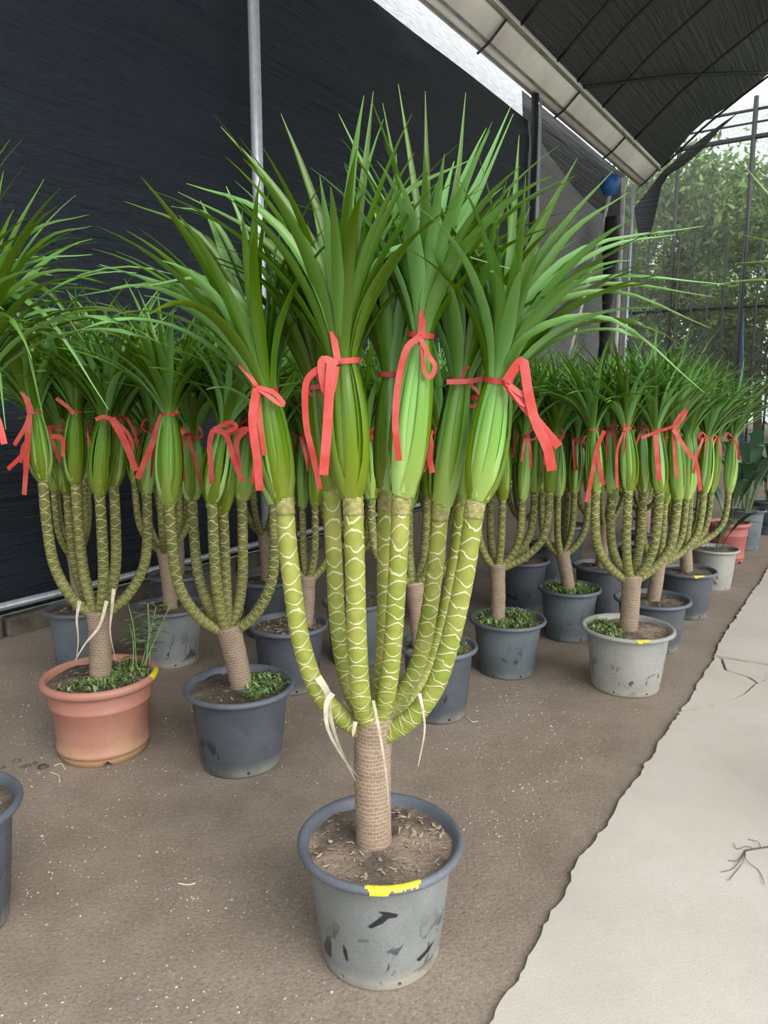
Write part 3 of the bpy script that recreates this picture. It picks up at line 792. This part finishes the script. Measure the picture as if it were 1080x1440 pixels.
stems = {   # pixel trace and depth offsets
 'A': ([(516, 1032, 0), (478, 1006, -.01), (446, 968, -.015), (424, 905, -.015), (412, 830, -.01), (404, 760, -.005), (399, 690, 0)], .0215),
 'B': ([(515, 1010, .02), (492, 968, .05), (476, 890, .06), (470, 790, .06), (465, 682, .06)], .020),
 'C': ([(521, 1024, -.01), (508, 985, -.05), (502, 900, -.06), (499, 790, -.06), (496, 690, -.05)], .0225),
 'D': ([(530, 1020, .02), (536, 960, .03), (541, 880, .05), (541, 780, .06), (543, 685, .06)], .019),
 'E': ([(533, 1024, -.005), (545, 970, -.035), (553, 900, -.04), (560, 790, -.04), (565, 690, -.03)], .021),
 'F': ([(540, 1020, .02), (562, 985, .05), (590, 925, .07), (608, 830, .07), (621, 700, .06)], .0205),
 'G': ([(540, 1034, -.01), (578, 1010, -.03), (612, 965, -.04), (636, 890, -.035), (655, 800, -.03), (670, 695, -.02)], .0225),
 'H': ([(560, 1005, .05), (600, 940, .12), (632, 830, .15), (652, 690, .14)], .018)}
for k, (tr, r) in stems.items():
    stem(root, c, [PX(u, v, Y0 + d) for u, v, d in tr], r * 1.06, r, M['stem'], .0235, 20, .04, 150)
    if k in 'ACEGDF':
        tp = [PX(u, v, Y0 + d) for u, v, d in tr][-2:]; dd = (tp[1] - tp[0]).normalized(); m_ = MB()
        tube(m_, [tp[1] + dd * (-.055 + .008 * i) for i in range(6)], lambda t: r * 1.05 + .0012 * math.sin(t * 14), 16); m_.uv = [(a * .3, b) for a, b in m_.uv]
        m_.build('dry_collar', M['collar'], root, c)
def X(dy, *pix): return [PX(u, v, Y0 + dy) for u, v in pix]
cr = {  # base, tie, lean, sizes
 'A': dict(b=(398, 702, 0), t=(374, 550, -.02), ax=(-.30, -.12, .95), rb=.022, rt=.026, n=36, L0=.40, L1=.50, spread=.62, droop=.55,
   ex=[(X(-.03, (345, 440), (280, 330), (175, 283)), .022), (X(-.06, (335, 450), (240, 400), (110, 416)), .022), (X(.04, (340, 440), (230, 400), (140, 372)), .02), (X(-.1, (350, 450), (300, 392), (190, 405)), .022), (X(0, (362, 430), (345, 330), (318, 262)), .024), (X(.05, (352, 420), (300, 310), (240, 290)), .02)]),
 'B': dict(b=(464, 690, .06), t=(445, 545, .07), ax=(-.12, .12, 1), rb=.020, rt=.024, n=26, L0=.34, L1=.44, spread=.55, droop=.3, ex=[]),
 'C': dict(b=(495, 700, -.05), t=(480, 508, -.06), ax=(-.02, -.04, 1), rb=.030, rt=.035, n=46, L0=.42, L1=.52, spread=.66, droop=.38,
   ex=[(X(-.07, (490, 400), (510, 260), (525, 128)), .028), (X(-.1, (500, 400), (545, 320), (655, 300)), .026), (X(-.12, (508, 380), (560, 280), (668, 222)), .030), (X(-.1, (510, 410), (570, 345), (718, 378)), .020), (X(-.12, (455, 380), (390, 270), (310, 178)), .027), (X(-.14, (445, 400), (370, 300), (262, 258)), .030), (X(-.08, (470, 380), (430, 250), (395, 160)), .026), (X(-.05, (440, 420), (360, 330), (250, 270)), .024)]),
 'D': dict(b=(545, 690, .06), t=(550, 527, .06), ax=(.0, .12, 1), rb=.024, rt=.024, n=30, L0=.36, L1=.48, spread=.5, droop=.3, ex=[]),
 'E': dict(b=(566, 700, -.03), t=(592, 472, -.04), ax=(.10, .0, 1), rb=.032, rt=.022, n=44, L0=.38, L1=.46, spread=.66, droop=.32,
   ex=[(X(-.04, (600, 380), (600, 260), (598, 128)), .026), (X(-.05, (598, 380), (582, 260), (560, 118)), .026), (X(-.02, (590, 380), (565, 280), (538, 145)), .024), (X(-.07, (610, 380), (640, 270), (655, 130)), .024), (X(0, (615, 370), (670, 260), (718, 150)), .024), (X(-.1, (605, 390), (660, 300), (722, 160)), .022), (X(-.02, (585, 370), (530, 270), (476, 160)), .024)]),
 'F': dict(b=(622, 712, .06), t=(648, 536, .05), ax=(.12, .1, 1), rb=.020, rt=.026, n=30, L0=.36, L1=.48, spread=.55, droop=.35, ex=[]),
 'G': dict(b=(671, 705, -.02), t=(700, 536, -.03), ax=(.30, -.04, 1), rb=.028, rt=.030, n=46, L0=.36, L1=.46, spread=.68, droop=.6,
   ex=[(X(-.06, (730, 440), (820, 350), (990, 318)), .022), (X(-.08, (740, 440), (850, 390), (1020, 400)), .02), (X(-.04, (745, 450), (850, 400), (1005, 418)), .022), (X(-.1, (740, 450), (860, 410), (1000, 462)), .022), (X(-.12, (745, 470), (860, 450), (990, 552)), .022), (X(0, (735, 430), (800, 330), (885, 270)), .026), (X(-.05, (722, 420), (765, 310), (812, 222)), .028), (X(-.05, (712, 420), (722, 300), (730, 190)), .026), (X(.03, (725, 420), (790, 320), (862, 240)), .024), (X(.05, (738, 430), (850, 350), (950, 330)), .02)]),
 'H': dict(b=(653, 700, .14), t=(668, 560, .14), ax=(.15, .2, 1), rb=.02, rt=.024, n=22, L0=.36, L1=.5, spread=.5, droop=.35, ex=[])}
for k, d in cr.items():
    B = PX(d['b'][0], d['b'][1], Y0 + d['b'][2]); T = PX(d['t'][0], d['t'][1], Y0 + d['t'][2]); d['T'] = T; d['ad'] = (T - B).normalized()
    crown(root, c, B, T, V(d['ax']), rg, d['n'], d['rb'], d['rt'], .021, d['L0'], d['L1'], d['spread'], d['droop'], .032, True, M['leaf'], d['ex'])
def rib(k, r, segs, kn=None, root=root, off=c):
    b = tie(root, off, cr[k]['T'], cr[k]['ad'], r, segs)
    if kn: knot(b, off, kn)
rib('A', .028, [('ribbon_tail', X(-.06, (362, 545), (352, 530), (337, 513)), .010, .4), ('ribbon_tail', X(-.07, (361, 546), (355, 590), (362, 650), (365, 690)), .018, .5),
    ('ribbon_tail', X(-.055, (361, 548), (366, 600), (372, 640)), .012, -.6), ('ribbon_loop', X(-.07, (364, 545), (385, 552), (399, 568), (390, 566), (366, 548)), .010, .3)], X(-.062, (362, 546))[0])
rib('C', .042, [('ribbon_tail', X(-.11, (475, 508), (472, 490), (468, 466)), .015, .2), ('ribbon_tail', X(-.12, (463, 512), (438, 526), (429, 548), (431, 600), (440, 640), (450, 688)), .014, .8),
    ('ribbon_tail', X(-.13, (466, 512), (463, 555), (460, 605), (455, 668)), .020, .25), ('ribbon_loop', X(-.125, (474, 512), (455, 505), (452, 520), (458, 550), (466, 552), (473, 515)), .016, .4)], X(-.115, (472, 510))[0])
rib('D', .031, [('ribbon_tail', X(.0, (560, 530), (592, 590), (608, 665)), .014, .5), ('ribbon_tail', X(.01, (560, 530), (600, 610), (596, 660)), .012, .5)])
rib('E', .029, [('ribbon_tail', X(-.075, (592, 476), (594, 450), (594, 424)), .016, .1), ('ribbon_tail', X(-.09, (590, 474), (571, 492), (559, 545), (556, 600), (561, 648)), .014, .5),
    ('ribbon_loop', X(-.09, (592, 477), (603, 500), (612, 515), (606, 530), (597, 522), (593, 482)), .010, .5)], X(-.075, (591, 476))[0])
rib('F', .029, [('ribbon_tail', X(.0, (628, 537), (660, 536), (692, 531), (708, 536)), .011, .2), ('ribbon_tail', X(.02, (645, 540), (654, 520), (660, 515)), .010, .2)])
rib('G', .033, [('ribbon_tail', X(-.09, (712, 537), (724, 518), (736, 508), (741, 540), (752, 590), (770, 630), (776, 662)), .021, .4), ('ribbon_tail', X(-.08, (711, 540), (735, 568), (762, 600), (786, 628)), .019, .3),
    ('ribbon_loop', X(-.085, (712, 538), (730, 552), (743, 560), (735, 568), (716, 545)), .012, .4)], X(-.082, (711, 537))[0])
rib('H', .028, hang(cr['H']['T'], rg, .03))
rib('B', .028, hang(cr['B']['T'], rg, .03))
dry_strip(root, c, X(-.055, (447, 952), (461, 975), (463, 1000), (475, 1045), (500, 1098)), .018)
dry_strip(root, c, X(-.06, (468, 975), (459, 990), (461, 1025), (482, 1065), (503, 1092)), .014)
dry_strip(root, c, X(-.07, (525, 985), (534, 1030), (542, 1080), (546, 1120), (549, 1165)), .007)
dry_strip(root, c, X(-.06, (590, 975), (595, 1000), (597, 1030), (588, 1078)), .008)
dry_strip(root, c, X(-.05, (500, 1015), (497, 1030), (496, 1036)), .01)

register(root)
# ---- traced neighbours
def neighbour(fit, kind, label, J, crowns, seed, soil=M['soil'], single=False, leafmat='leaf', Lr=(.34, .50), wd=.029, nl=38, trk=(.036, .038), rb=.034, tie_=True, stem_mat='stem_dark', paint=None, weed=None, spread=.82, tapes=None, droop=.35, tr_base=None, chips=40, rs=.0165):
    rg = random.Random(seed); c, h, R = fit; near_plants(c)
    root = tag(empty('potted_dracaena', c), label, 'potted plant', GROUP)
    p = make_pot(root, c, h, R, kind, 44)
    if paint: rim_paint(p, c, h, R, *paint)
    zt = make_soil(root, c, h, R, soil, rg, chips)
    if weed: weeds(root, c, zt, R * .87, rg, *weed)
    tb = V((c.x + (tr_base or 0), c.y, zt - .02))
    trunk(root, c, [tb, tb.lerp(J, .5) + V((.004, 0, 0)), J + V((0, 0, .01))], trk[0], trk[1], seed)
    for i, (B, T) in enumerate(crowns):
        D = B - J; dh = V((D.x, D.y, 0)); hz = V((0, 0, D.z))
        s0 = J + dh * .06 - V((0, 0, .02))
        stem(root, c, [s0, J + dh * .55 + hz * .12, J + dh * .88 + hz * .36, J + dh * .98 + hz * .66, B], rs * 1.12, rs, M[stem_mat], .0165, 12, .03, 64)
        ax = (T - B).normalized() + dh * .5 + V((rg.uniform(-.1, .1), rg.uniform(-.1, .1), .2))
        crown(root, c, B + (B - T) * .04, T, ax, rg, nl, rb * .72 * rg.uniform(.85, 1.15), .024, rs, Lr[0], Lr[1], spread, droop, wd, single, M[leafmat])
        if tapes and i in tapes:
            b = tie(root, c, T, (T - B).normalized(), .026, tapes[i], .010)
        elif tie_ and (rg.random() < .8): tie(root, c, T, (T - B).normalized(), .026, hang(T, rg, .026), .009)
    register(root)
    return root, c, h, R, zt
def tr(Y, lst):
    return [(PX(bu, bv, Y + d), PX(tu, tv, Y + d - .01)) for bu, bv, tu, tv, d in lst]
def rp(y, *pix): return [PX(u, v, y) for u, v in pix]
pi = math.pi

# terracotta pot
f = pot_fit(61, 220, 945, 1080); y = f[0].y; yr = y - .08
r1 = neighbour(f, 'terra', 'dracaena in a salmon terracotta pot with weeds, beside the netting', PX(138, 862, y),
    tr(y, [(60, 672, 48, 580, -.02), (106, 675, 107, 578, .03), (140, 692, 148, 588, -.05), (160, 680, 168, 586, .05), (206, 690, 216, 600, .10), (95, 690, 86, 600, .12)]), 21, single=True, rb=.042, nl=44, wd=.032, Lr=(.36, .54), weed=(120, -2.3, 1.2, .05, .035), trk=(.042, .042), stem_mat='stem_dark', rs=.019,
    tapes={0: [('ribbon_tail', rp(yr, (43, 582), (40, 568), (32, 550)), .02, .3), ('ribbon_tail', rp(yr, (42, 583), (36, 600), (20, 626)), .017, .4), ('ribbon_tail', rp(yr, (41, 585), (38, 640), (34, 696)), .018, .3), ('ribbon_tail', rp(yr, (41, 590), (36, 632), (11, 660)), .018, .5)],
           1: [('ribbon_tail', rp(yr + .05, (104, 582), (95, 572), (79, 560)), .014, .3), ('ribbon_tail', rp(yr + .05, (72, 613), (88, 618), (88, 642)), .016, .5)],
           2: [('ribbon_tail', rp(yr - .05, (134, 590), (146, 586), (157, 589)), .014, .1), ('ribbon_tail', rp(yr - .06, (157, 588), (176, 622), (191, 662)), .024, .4), ('ribbon_tail', rp(yr - .05, (157, 588), (180, 610), (187, 632)), .012, .4)]}, droop=.4)
root, c, h, R, zt = r1
for pts in (rp(y - .06, (112, 845), (108, 870), (110, 900), (107, 932)), rp(y - .07, (160, 828), (157, 860), (155, 890), (163, 930)), rp(y - .08, (150, 845), (140, 880), (120, 905), (106, 928))):
    dry_strip(root, c, pts, .014)
rgw = random.Random(8); m_ = MB()
for a in range(6):
    b0 = V((c.x + .10 + .012 * a, c.y + .08 + .01 * (a % 3), zt)); tip = b0 + V((rgw.uniform(-.06, .12), rgw.uniform(-.05, .05), rgw.uniform(.16, .30)))
    P = catmull([b0, b0.lerp(tip, .5) + V((.01, 0, .02)), tip], 8); tube(m_, P, .0022, 5, lambda t, l: .3)
    for q in P[2:]:
        for sgn in (-1, 1):
            d = V((sgn * rgw.uniform(.5, 1), rgw.uniform(-.8, .8), rgw.uniform(-.1, .5))).normalized(); ln = rgw.uniform(.03, .055); s_ = d.cross(V((0, 0, 1))).normalized() * ln * .2; u = rgw.random()
            m_.face(*[m_.add(x, (u, .6)) for x in (q, q + d * ln * .5 + s_, q + d * ln - V((0, 0, .008)), q + d * ln * .5 - s_)])
tag(m_.build('leafy_weed', M['weed'], root, c), kind='stuff')
rim_paint(root.children[0], c, h, R, -.25, .25)

# slate pot
f = pot_fit(259, 414, 960, 1097); y = f[0].y; yr = y - .10
r2 = neighbour(f, 'slate', 'dracaena with a leaning trunk in a slate blue pot, beside the terracotta one', PX(321, 884, y),
    tr(y, [(238, 706, 238, 582, -.08), (298, 702, 316, 598, -.06), (314, 715, 330, 600, .04), (340, 700, 352, 600, .06), (386, 706, 375, 605, -.02), (270, 700, 272, 610, .12)]), 22, single=True, rb=.046, nl=44, wd=.032, Lr=(.36, .52), weed=(75, -1.1, 1.1, .07, .045), trk=(.040, .045), tr_base=.012, rs=.019,
    tapes={0: [('ribbon_tail', rp(yr, (250, 577), (230, 582), (215, 622), (193, 673)), .022, .5)],
           1: [('ribbon_tail', rp(yr - .03, (300, 604), (295, 625), (298, 680)), .018, .4), ('ribbon_tail', rp(yr - .03, (300, 604), (318, 612), (328, 645), (341, 677)), .018, .4), ('ribbon_loop', rp(yr - .03, (300, 604), (322, 594), (332, 600), (318, 608)), .014, .3)],
           3: [('ribbon_tail', rp(yr, (346, 604), (333, 622), (336, 662)), .018, .4), ('ribbon_tail', rp(yr, (320, 610), (345, 603), (356, 606)), .014, .2)]}, droop=.4)

# pot cut by the left edge of the frame, its leaves arching in from the left
f = (G(-88, 1133, .345), .345, .20); f = (V((f[0].x, f[0].y, 0)), .345, .20); y = f[0].y
r3 = neighbour(f, 'slate', 'dracaena in a slate pot on bare earth in front of the terracotta one', PX(-88, 985, y),
    tr(y, [(-40, 700, -38, 548, -.06), (-75, 690, -80, 540, .05), (-150, 690, -165, 545, 0), (-100, 690, -108, 560, -.10)]), 23, single=True, leafmat='leaf', rb=.04, nl=40, wd=.026, Lr=(.42, .60), trk=(.042, .044), stem_mat='stem', spread=.85, droop=.75, rs=.021)
root, c, h, R, zt = r3
# traced long leaves of it
rgl = random.Random(4)
cr0 = [ch for ch in root.children if ch.name.startswith('leaf_sheath')][0]
T = PX(-38, 548, y - .07)
for k, (pts, wd_) in enumerate((([(-20, 430), (40, 330), (125, 302)], .022), ([(-15, 440), (60, 340), (130, 318)], .022), ([(-20, 430), (20, 330), (62, 252)], .022), ([(-10, 440), (60, 385), (150, 382)], .02), ([(-5, 420), (60, 405), (118, 480)], .022), ([(-20, 410), (20, 420), (62, 592)], .024), ([(-30, 430), (-10, 450), (8, 604)], .022), ([(-25, 420), (60, 440), (152, 575)], .02), ([(-15, 450), (40, 372), (130, 358)], .02), ([(-30, 420), (-10, 320), (5, 240)], .024))):
    P = catmull([T] + [PX(u, v, y - .06 + .02 * (k % 3)) for u, v in pts], 12); nr = arch_normals(P)
    m_ = MB(); blade(m_, P, nr, 0, wd_, rgl.random()); m_.build('leaf', M['leaf'], cr0, c)

# the plant on the right of the path, only its leaves reach into the frame
f = (V((1.86, 2.05, .014)), .345, .2)
r4 = neighbour(f, 'grey', 'dracaena on the concrete path, its leaves arching over from the side', V((1.85, 2.05, .72)),
    [(V((1.70, 2.0, 1.22)), V((1.62, 2.0, 1.46))), (V((1.78, 2.15, 1.22)), V((1.76, 2.18, 1.46))), (V((1.95, 1.98, 1.22)), V((1.98, 1.96, 1.46)))], 24, single=True, leafmat='leaf', rb=.04, nl=36, wd=.026, Lr=(.40, .52), stem_mat='stem', spread=.6, droop=.6, rs=.021)
root, c, h, R, zt = r4; cr0 = [ch for ch in root.children if ch.name.startswith('leaf_sheath')][0]; T = V((1.62, 2.0, 1.46))
for k, (pts, wd_) in enumerate((([(1180, 380), (1090, 285), (1040, 226)], .026), ([(1180, 400), (1100, 300), (1036, 222)], .018), ([(1190, 400), (1110, 350), (1036, 328)], .018), ([(1190, 420), (1110, 372), (1034, 370)], .018), ([(1180, 430), (1090, 395), (985, 402)], .016))):
    P = catmull([T] + [PX(u, v, 2.0) for u, v in pts], 12); nr = arch_normals(P)
    m_ = MB(); blade(m_, P, nr, 0, wd_, rgl.random()); m_.build('leaf', M['leaf'], cr0, c)

# the light dusty pot beside the path
f = pot_fit(819, 947, 880, 983); y = f[0].y; yr = y - .09
neighbour(f, 'light', 'dracaena in a pale dusty pot with yellow paint on its rim, beside the path', PX(888, 812, y),
    tr(y, [(838, 690, 834, 603, -.03), (884, 688, 880, 602, -.05), (928, 690, 922, 604, -.03), (953, 700, 948, 606, .04), (905, 690, 902, 600, .08), (860, 690, 858, 602, .08)]), 25, single=True, rb=.040, nl=40, wd=.028, Lr=(.36, .48), weed=(90, 2.2, 4.3, .06, .035), trk=(.043, .043), paint=(-1.72, -1.40), rs=.020, chips=60, soil=M['soil_sand'],
    tapes={0: [('ribbon_tail', rp(yr, (850, 606), (840, 630), (832, 670), (825, 706)), .019, .3), ('ribbon_tail', rp(yr, (838, 632), (842, 650), (848, 682)), .018, .4)],
           1: [('ribbon_loop', rp(yr, (878, 606), (880, 588), (886, 580), (888, 590), (880, 607)), .011, .3), ('ribbon_tail', rp(yr, (877, 608), (868, 635), (868, 686)), .013, .3), ('ribbon_tail', rp(yr, (880, 608), (880, 625), (879, 642)), .018, .3)],
           2: [('ribbon_tail', rp(yr, (902, 616), (922, 608), (946, 600)), .014, .2), ('ribbon_tail', rp(yr - .01, (922, 611), (924, 640), (927, 676)), .024, .2)],
           3: [('ribbon_loop', rp(yr, (946, 602), (955, 585), (965, 577), (960, 590), (947, 603)), .015, .3), ('ribbon_tail', rp(yr, (947, 604), (949, 640), (952, 672)), .015, .3), ('ribbon_tail', rp(yr - .01, (947, 604), (968, 636), (979, 650), (985, 690)), .018, .3)]})

# ---- further plants of the block (their leaves too fine to pick apart)
def simple(fit, kind, label, seed, jz=.60, bz=.97, tz=1.19, n=6, Rr=.16, leafmat='leaf', **kw):
    rg = random.Random(seed); c, h, R = fit; J = V((c.x + rg.uniform(-.02, .02), c.y, jz)); cs = []
    a0 = rg.random() * 6.28
    for i in range(n):
        a = a0 + i * math.tau / n + rg.uniform(-.25, .25); r = Rr * rg.uniform(.75, 1.2) * (.55 if i == n - 1 else 1); z = bz + rg.uniform(-.05, .06)
        B = V((c.x + r * math.cos(a), c.y + r * math.sin(a), z)); cs.append((B, B + V((.05 * math.cos(a) * rg.uniform(-1, 1), .04 * math.sin(a), tz - bz + rg.uniform(-.02, .03)))))
    return neighbour(fit, kind, label, J, cs, seed, leafmat=leafmat, **kw)
def at(u, vr, R=.175, h=.335):
    q = G(u, vr, h); return (V((q.x, q.y, 0)), h, R)
simple(pot_fit(190, 290, 850, 942), 'grey', 'dracaena in a plain grey pot, in the gap between terracotta and slate pots', 31, Lr=(.36, .52), n=6, Rr=.125, rb=.036)
f = pot_fit(350, 462, 875, 980); y = f[0].y
neighbour(f, 'slate', 'dracaena in a dark pot of dry brown soil, behind the slate pot', PX(432, 812, y),
    tr(y, [(398, 715, 392, 620, .0), (425, 710, 428, 612, .06), (443, 708, 448, 615, -.03), (470, 712, 478, 618, .05), (412, 705, 410, 608, .12)]), 32, tr_base=.075, Lr=(.38, .54), chips=220, rb=.036)
f = pot_fit(560, 672, 905, 1020); y = f[0].y
neighbour(f, 'slate', 'dracaena in a slate pot directly behind the tall front plant', PX(583, 822, y),
    tr(y, [(522, 700, 515, 610, .04), (575, 712, 575, 612, .08), (612, 700, 618, 608, -.02), (648, 700, 655, 606, .0), (545, 690, 540, 605, .1), (600, 690, 604, 600, .14)]), 33, tr_base=-.075, Lr=(.38, .55), weed=(60, -2.5, 2.5, .07, .04), rb=.038, chips=120, rs=.018)
f = pot_fit(660, 768, 868, 955); y = f[0].y
neighbour(f, 'blue', 'dracaena in a blue-grey pot edged with trailing weeds', PX(699, 795, y),
    tr(y, [(672, 690, 664, 606, .0), (707, 700, 706, 612, -.04), (735, 700, 738, 612, .0), (774, 690, 782, 612, -.02), (690, 690, 690, 606, .1), (752, 690, 755, 606, .1)]), 34, tr_base=-.05, Lr=(.36, .5), weed=(170, -3.1, 3.1, .06, .045), rb=.036, rs=.018)
f = pot_fit(757, 845, 825, 905); y = f[0].y
neighbour(f, 'blue', 'dracaena in a blue-grey pot, shaded between the weedy pot and the pale one', PX(790, 778, y),
    tr(y, [(762, 690, 755, 618, .0), (785, 695, 784, 620, -.04), (808, 690, 812, 618, .04), (828, 690, 836, 620, 0), (798, 690, 798, 612, .12)]), 35, Lr=(.36, .48), weed=(90, -3.1, 3.1, .06, .05), rb=.036, rs=.018)
f = pot_fit(865, 970, 840, 922); y = f[0].y
neighbour(f, 'slate', 'dracaena in a dark pot half hidden behind the pale dusty one', PX(926, 790, y),
    tr(y, [(905, 700, 900, 612, .05), (935, 705, 935, 615, -.02), (965, 700, 968, 612, 0), (990, 690, 996, 615, .04), (950, 690, 952, 610, .12)]), 36, Lr=(.36, .48), rb=.036, rs=.018)
f = pot_fit(925, 1007, 800, 873); y = f[0].y
neighbour(f, 'slate', 'dracaena in a dark pot with a small yellow rim dab, beside the path', PX(963, 768, y),
    tr(y, [(945, 690, 940, 612, .05), (972, 690, 974, 615, -.02), (1000, 690, 1008, 615, 0), (1025, 690, 1030, 615, .04), (985, 680, 988, 605, .12)]), 37, Lr=(.36, .48), rb=.036, rs=.018, paint=(-1.75, -1.35))
simple(at(250, 805), 'slate', 'dracaena in a dark pot close to the netting, behind the plain grey pot', 38, Lr=(.36, .5), Rr=.11)
simple(at(376, 812), 'slate', 'dracaena in a dark pot tucked behind the pot of dry soil', 39, Lr=(.36, .5))
simple(at(500, 842), 'blue', 'dracaena in a blue-grey pot glimpsed between the stems of the tall plant', 40, Lr=(.36, .5))
simple(at(112, 852, .17), 'blue', 'dracaena in a blue-grey pot by the kerb, behind the terracotta one', 41, Lr=(.34, .46), n=5, Rr=.10)
simple(at(845, 793), 'slate', 'dracaena in a dark pot in the shade behind the pale dusty one', 42, Lr=(.36, .48))
simple(at(620, 800), 'slate', 'dracaena in a dark pot in the shaded row by the netting, behind the slate pot', 43, Lr=(.36, .5))
simple(at(735, 785), 'slate', 'dracaena in a dark pot in the shaded row, behind the weedy pot', 44, Lr=(.36, .5))
for k, (q, p) in enumerate(((5.25, 1.32), (5.87, 1.44), (6.5, 1.52), (7.15, 1.47), (5.1, 1.92), (5.8, 2.05))):
    simple((L(q, p, 0), .335, .175), 'slate', 'dracaena in a dark pot in the crowded far rows by the grey cloth', 50 + k, Lr=(.38, .52), n=5)
simple(at(1100, 690), 'slate', 'dracaena beside the path beyond the broad-leaved plants', 60, Lr=(.36, .5))

# ---- broad-leaved plants further down the row
def broad(fit, kind, label, seed, n=13, hh=.62, wd=.075, tape=False):
    rg = random.Random(seed); c, h, R = fit
    root = tag(empty('potted_foliage_plant', c), label, 'potted plant', 'broad-leaved plants along the path')
    p = make_pot(root, c, h, R, kind, 40); zt = make_soil(root, c, h, R, M['soil'], rg, 20)
    for i in range(n):
        a = i * 2.4; d = V((math.cos(a), math.sin(a), 0)); b = c + d * .04 + V((0, 0, zt)); l = hh * rg.uniform(.6, 1.1); o = rg.uniform(.12, .34)
        pts = catmull([b, b + d * o * .3 + V((0, 0, l * .5)), b + d * o * .8 + V((0, 0, l * .9)), b + d * o * 1.4 + V((0, 0, l * .92))], 12); nr = []
        for j in range(13):
            t = (pts[min(j + 1, 12)] - pts[max(j - 1, 0)]).normalized(); nr.append((d - t * d.dot(t)).normalized())
        m_ = MB(); prev = None; u = rg.random()
        for j in range(13):
            t = (pts[min(j + 1, 12)] - pts[max(j - 1, 0)]).normalized(); s_ = t.cross(nr[j]).normalized(); x = j / 12
            wv = wd * (.12 if x < .3 else max(.02, math.sin(math.pi * (x - .25) / .76) ** .8)) * .5
            q = (m_.add(pts[j] - s_ * wv, (u, x)), m_.add(pts[j] - nr[j] * wv * .0, (u, x)), m_.add(pts[j] + s_ * wv, (u, x)))
            if prev: m_.face(prev[0], prev[1], q[1], q[0]); m_.face(prev[1], prev[2], q[2], q[1])
            prev = q
        m_.build('leaf', M['broad'], root, c)
    return root
broad(pot_fit(972, 1038, 770, 832), 'light', 'low broad-leaved plant in a light grey pot beside the path', 70, 7, .30, .06)
broad(at(1025, 733, .17), 'red', 'broad-leaved plant in a faded red pot', 71, 9, .5, .07)
broad(pot_fit(1022, 1076, 715, 775), 'blue', 'bushy broad-leaved plant in a blue-grey pot beside the path', 72, 16, .75, .10)
broad(at(1083, 703, .19), 'slate', 'broad-leaved plant in a dark slate pot furthest along the path', 73, 14, .75, .10)

# grit and crumbs lying on the earth (too many and too small to count)
mb = MB(); feet = [V((o.location.x, o.location.y, 0)) for o in bpy.data.objects if o.name.startswith('potted')]
for k in range(14000):
    if k < 12000:
        s = rng.uniform(-.6, 3.4) if k < 8000 else rng.uniform(.2, 5.2); p = rng.uniform(.8, 3.9)
        if noise.noise(L(s, p, 0) * 1.3) < rng.uniform(-.35, .65): continue
    else: s = rng.uniform(-1, 9); p = rng.uniform(.64, 4)
    q = L(s, p, 0)
    if any((q - f_).length < .17 for f_ in feet): continue
    r = rng.uniform(.0016, .0042) * (1.5 if rng.random() < .06 else 1)
    z0 = .003 * noise.noise(q * 1.1) + .003 * noise.noise(q * 3.3) + .0005
    a = rng.random() * 6.28
    ids = [mb.add((q.x + r * math.cos(a + t) * rng.uniform(.7, 1.5), q.y + r * math.sin(a + t), z0)) for t in (0, 2.1, 4.2)]
    tp = mb.add((q.x, q.y, z0 + r * rng.uniform(.6, 1.1)))
    for i in range(3): mb.face(ids[i], ids[(i + 1) % 3], tp)
tag(mb.build('floor_grit', M['grit'], smooth=False), 'pale grit scattered over the brown earth floor', 'grit', kind='stuff')
# ---- small things on the ground
tw = empty('twig', G(1078, 1195)); tag(tw, 'thin dark twig with fine side shoots lying on the path', 'twig'); to = V(tw.location)
def gp(u, v, z=.018): return G(u, v, z)
m_ = MB(); tube(m_, catmull([gp(1120, 1188), gp(1080, 1191), gp(1048, 1196)], 8), .0022, 6); m_.build('main_shoot', M['twig'], tw, to)
for pix in (((1048, 1196), (1042, 1208), (1030, 1222), (1015, 1226)), ((1048, 1196), (1050, 1210), (1068, 1225), (1075, 1244)), ((1048, 1196), (1045, 1212), (1033, 1228), (1025, 1238)), ((1060, 1194), (1050, 1190), (1036, 1194), (1032, 1184)), ((1070, 1192), (1066, 1184), (1052, 1180)), ((1048, 1196), (1038, 1210), (1024, 1210))):
    m_ = MB(); tube(m_, catmull([gp(u, v, .016 + .004 * (i % 2)) for i, (u, v) in enumerate(pix)], 8), .0009, 5); m_.build('side_shoot', M['twig'], tw, to)
for k, pix in enumerate((((76, 1077), (86, 1074), (92, 1082)), ((70, 1086), (82, 1090), (84, 1100)), ((250, 1242), (264, 1244), (275, 1242)), ((655, 1008), (664, 1015), (672, 1014)))):
    m_ = MB(); tube(m_, catmull([gp(u, v, .004) for u, v in pix], 8), .0022, 5)
    tag(m_.build('dry_stalk', M['dry']), ('pale dry root by the foot of the terracotta pot', 'pale dry root by the foot of the terracotta pot', 'pale dry stalk lying alone on the bare earth', 'pale dry stalk at the foot of the slate pot behind the tall plant')[k], 'stalk', 'dry roots by the terracotta pot' if k < 2 else None)
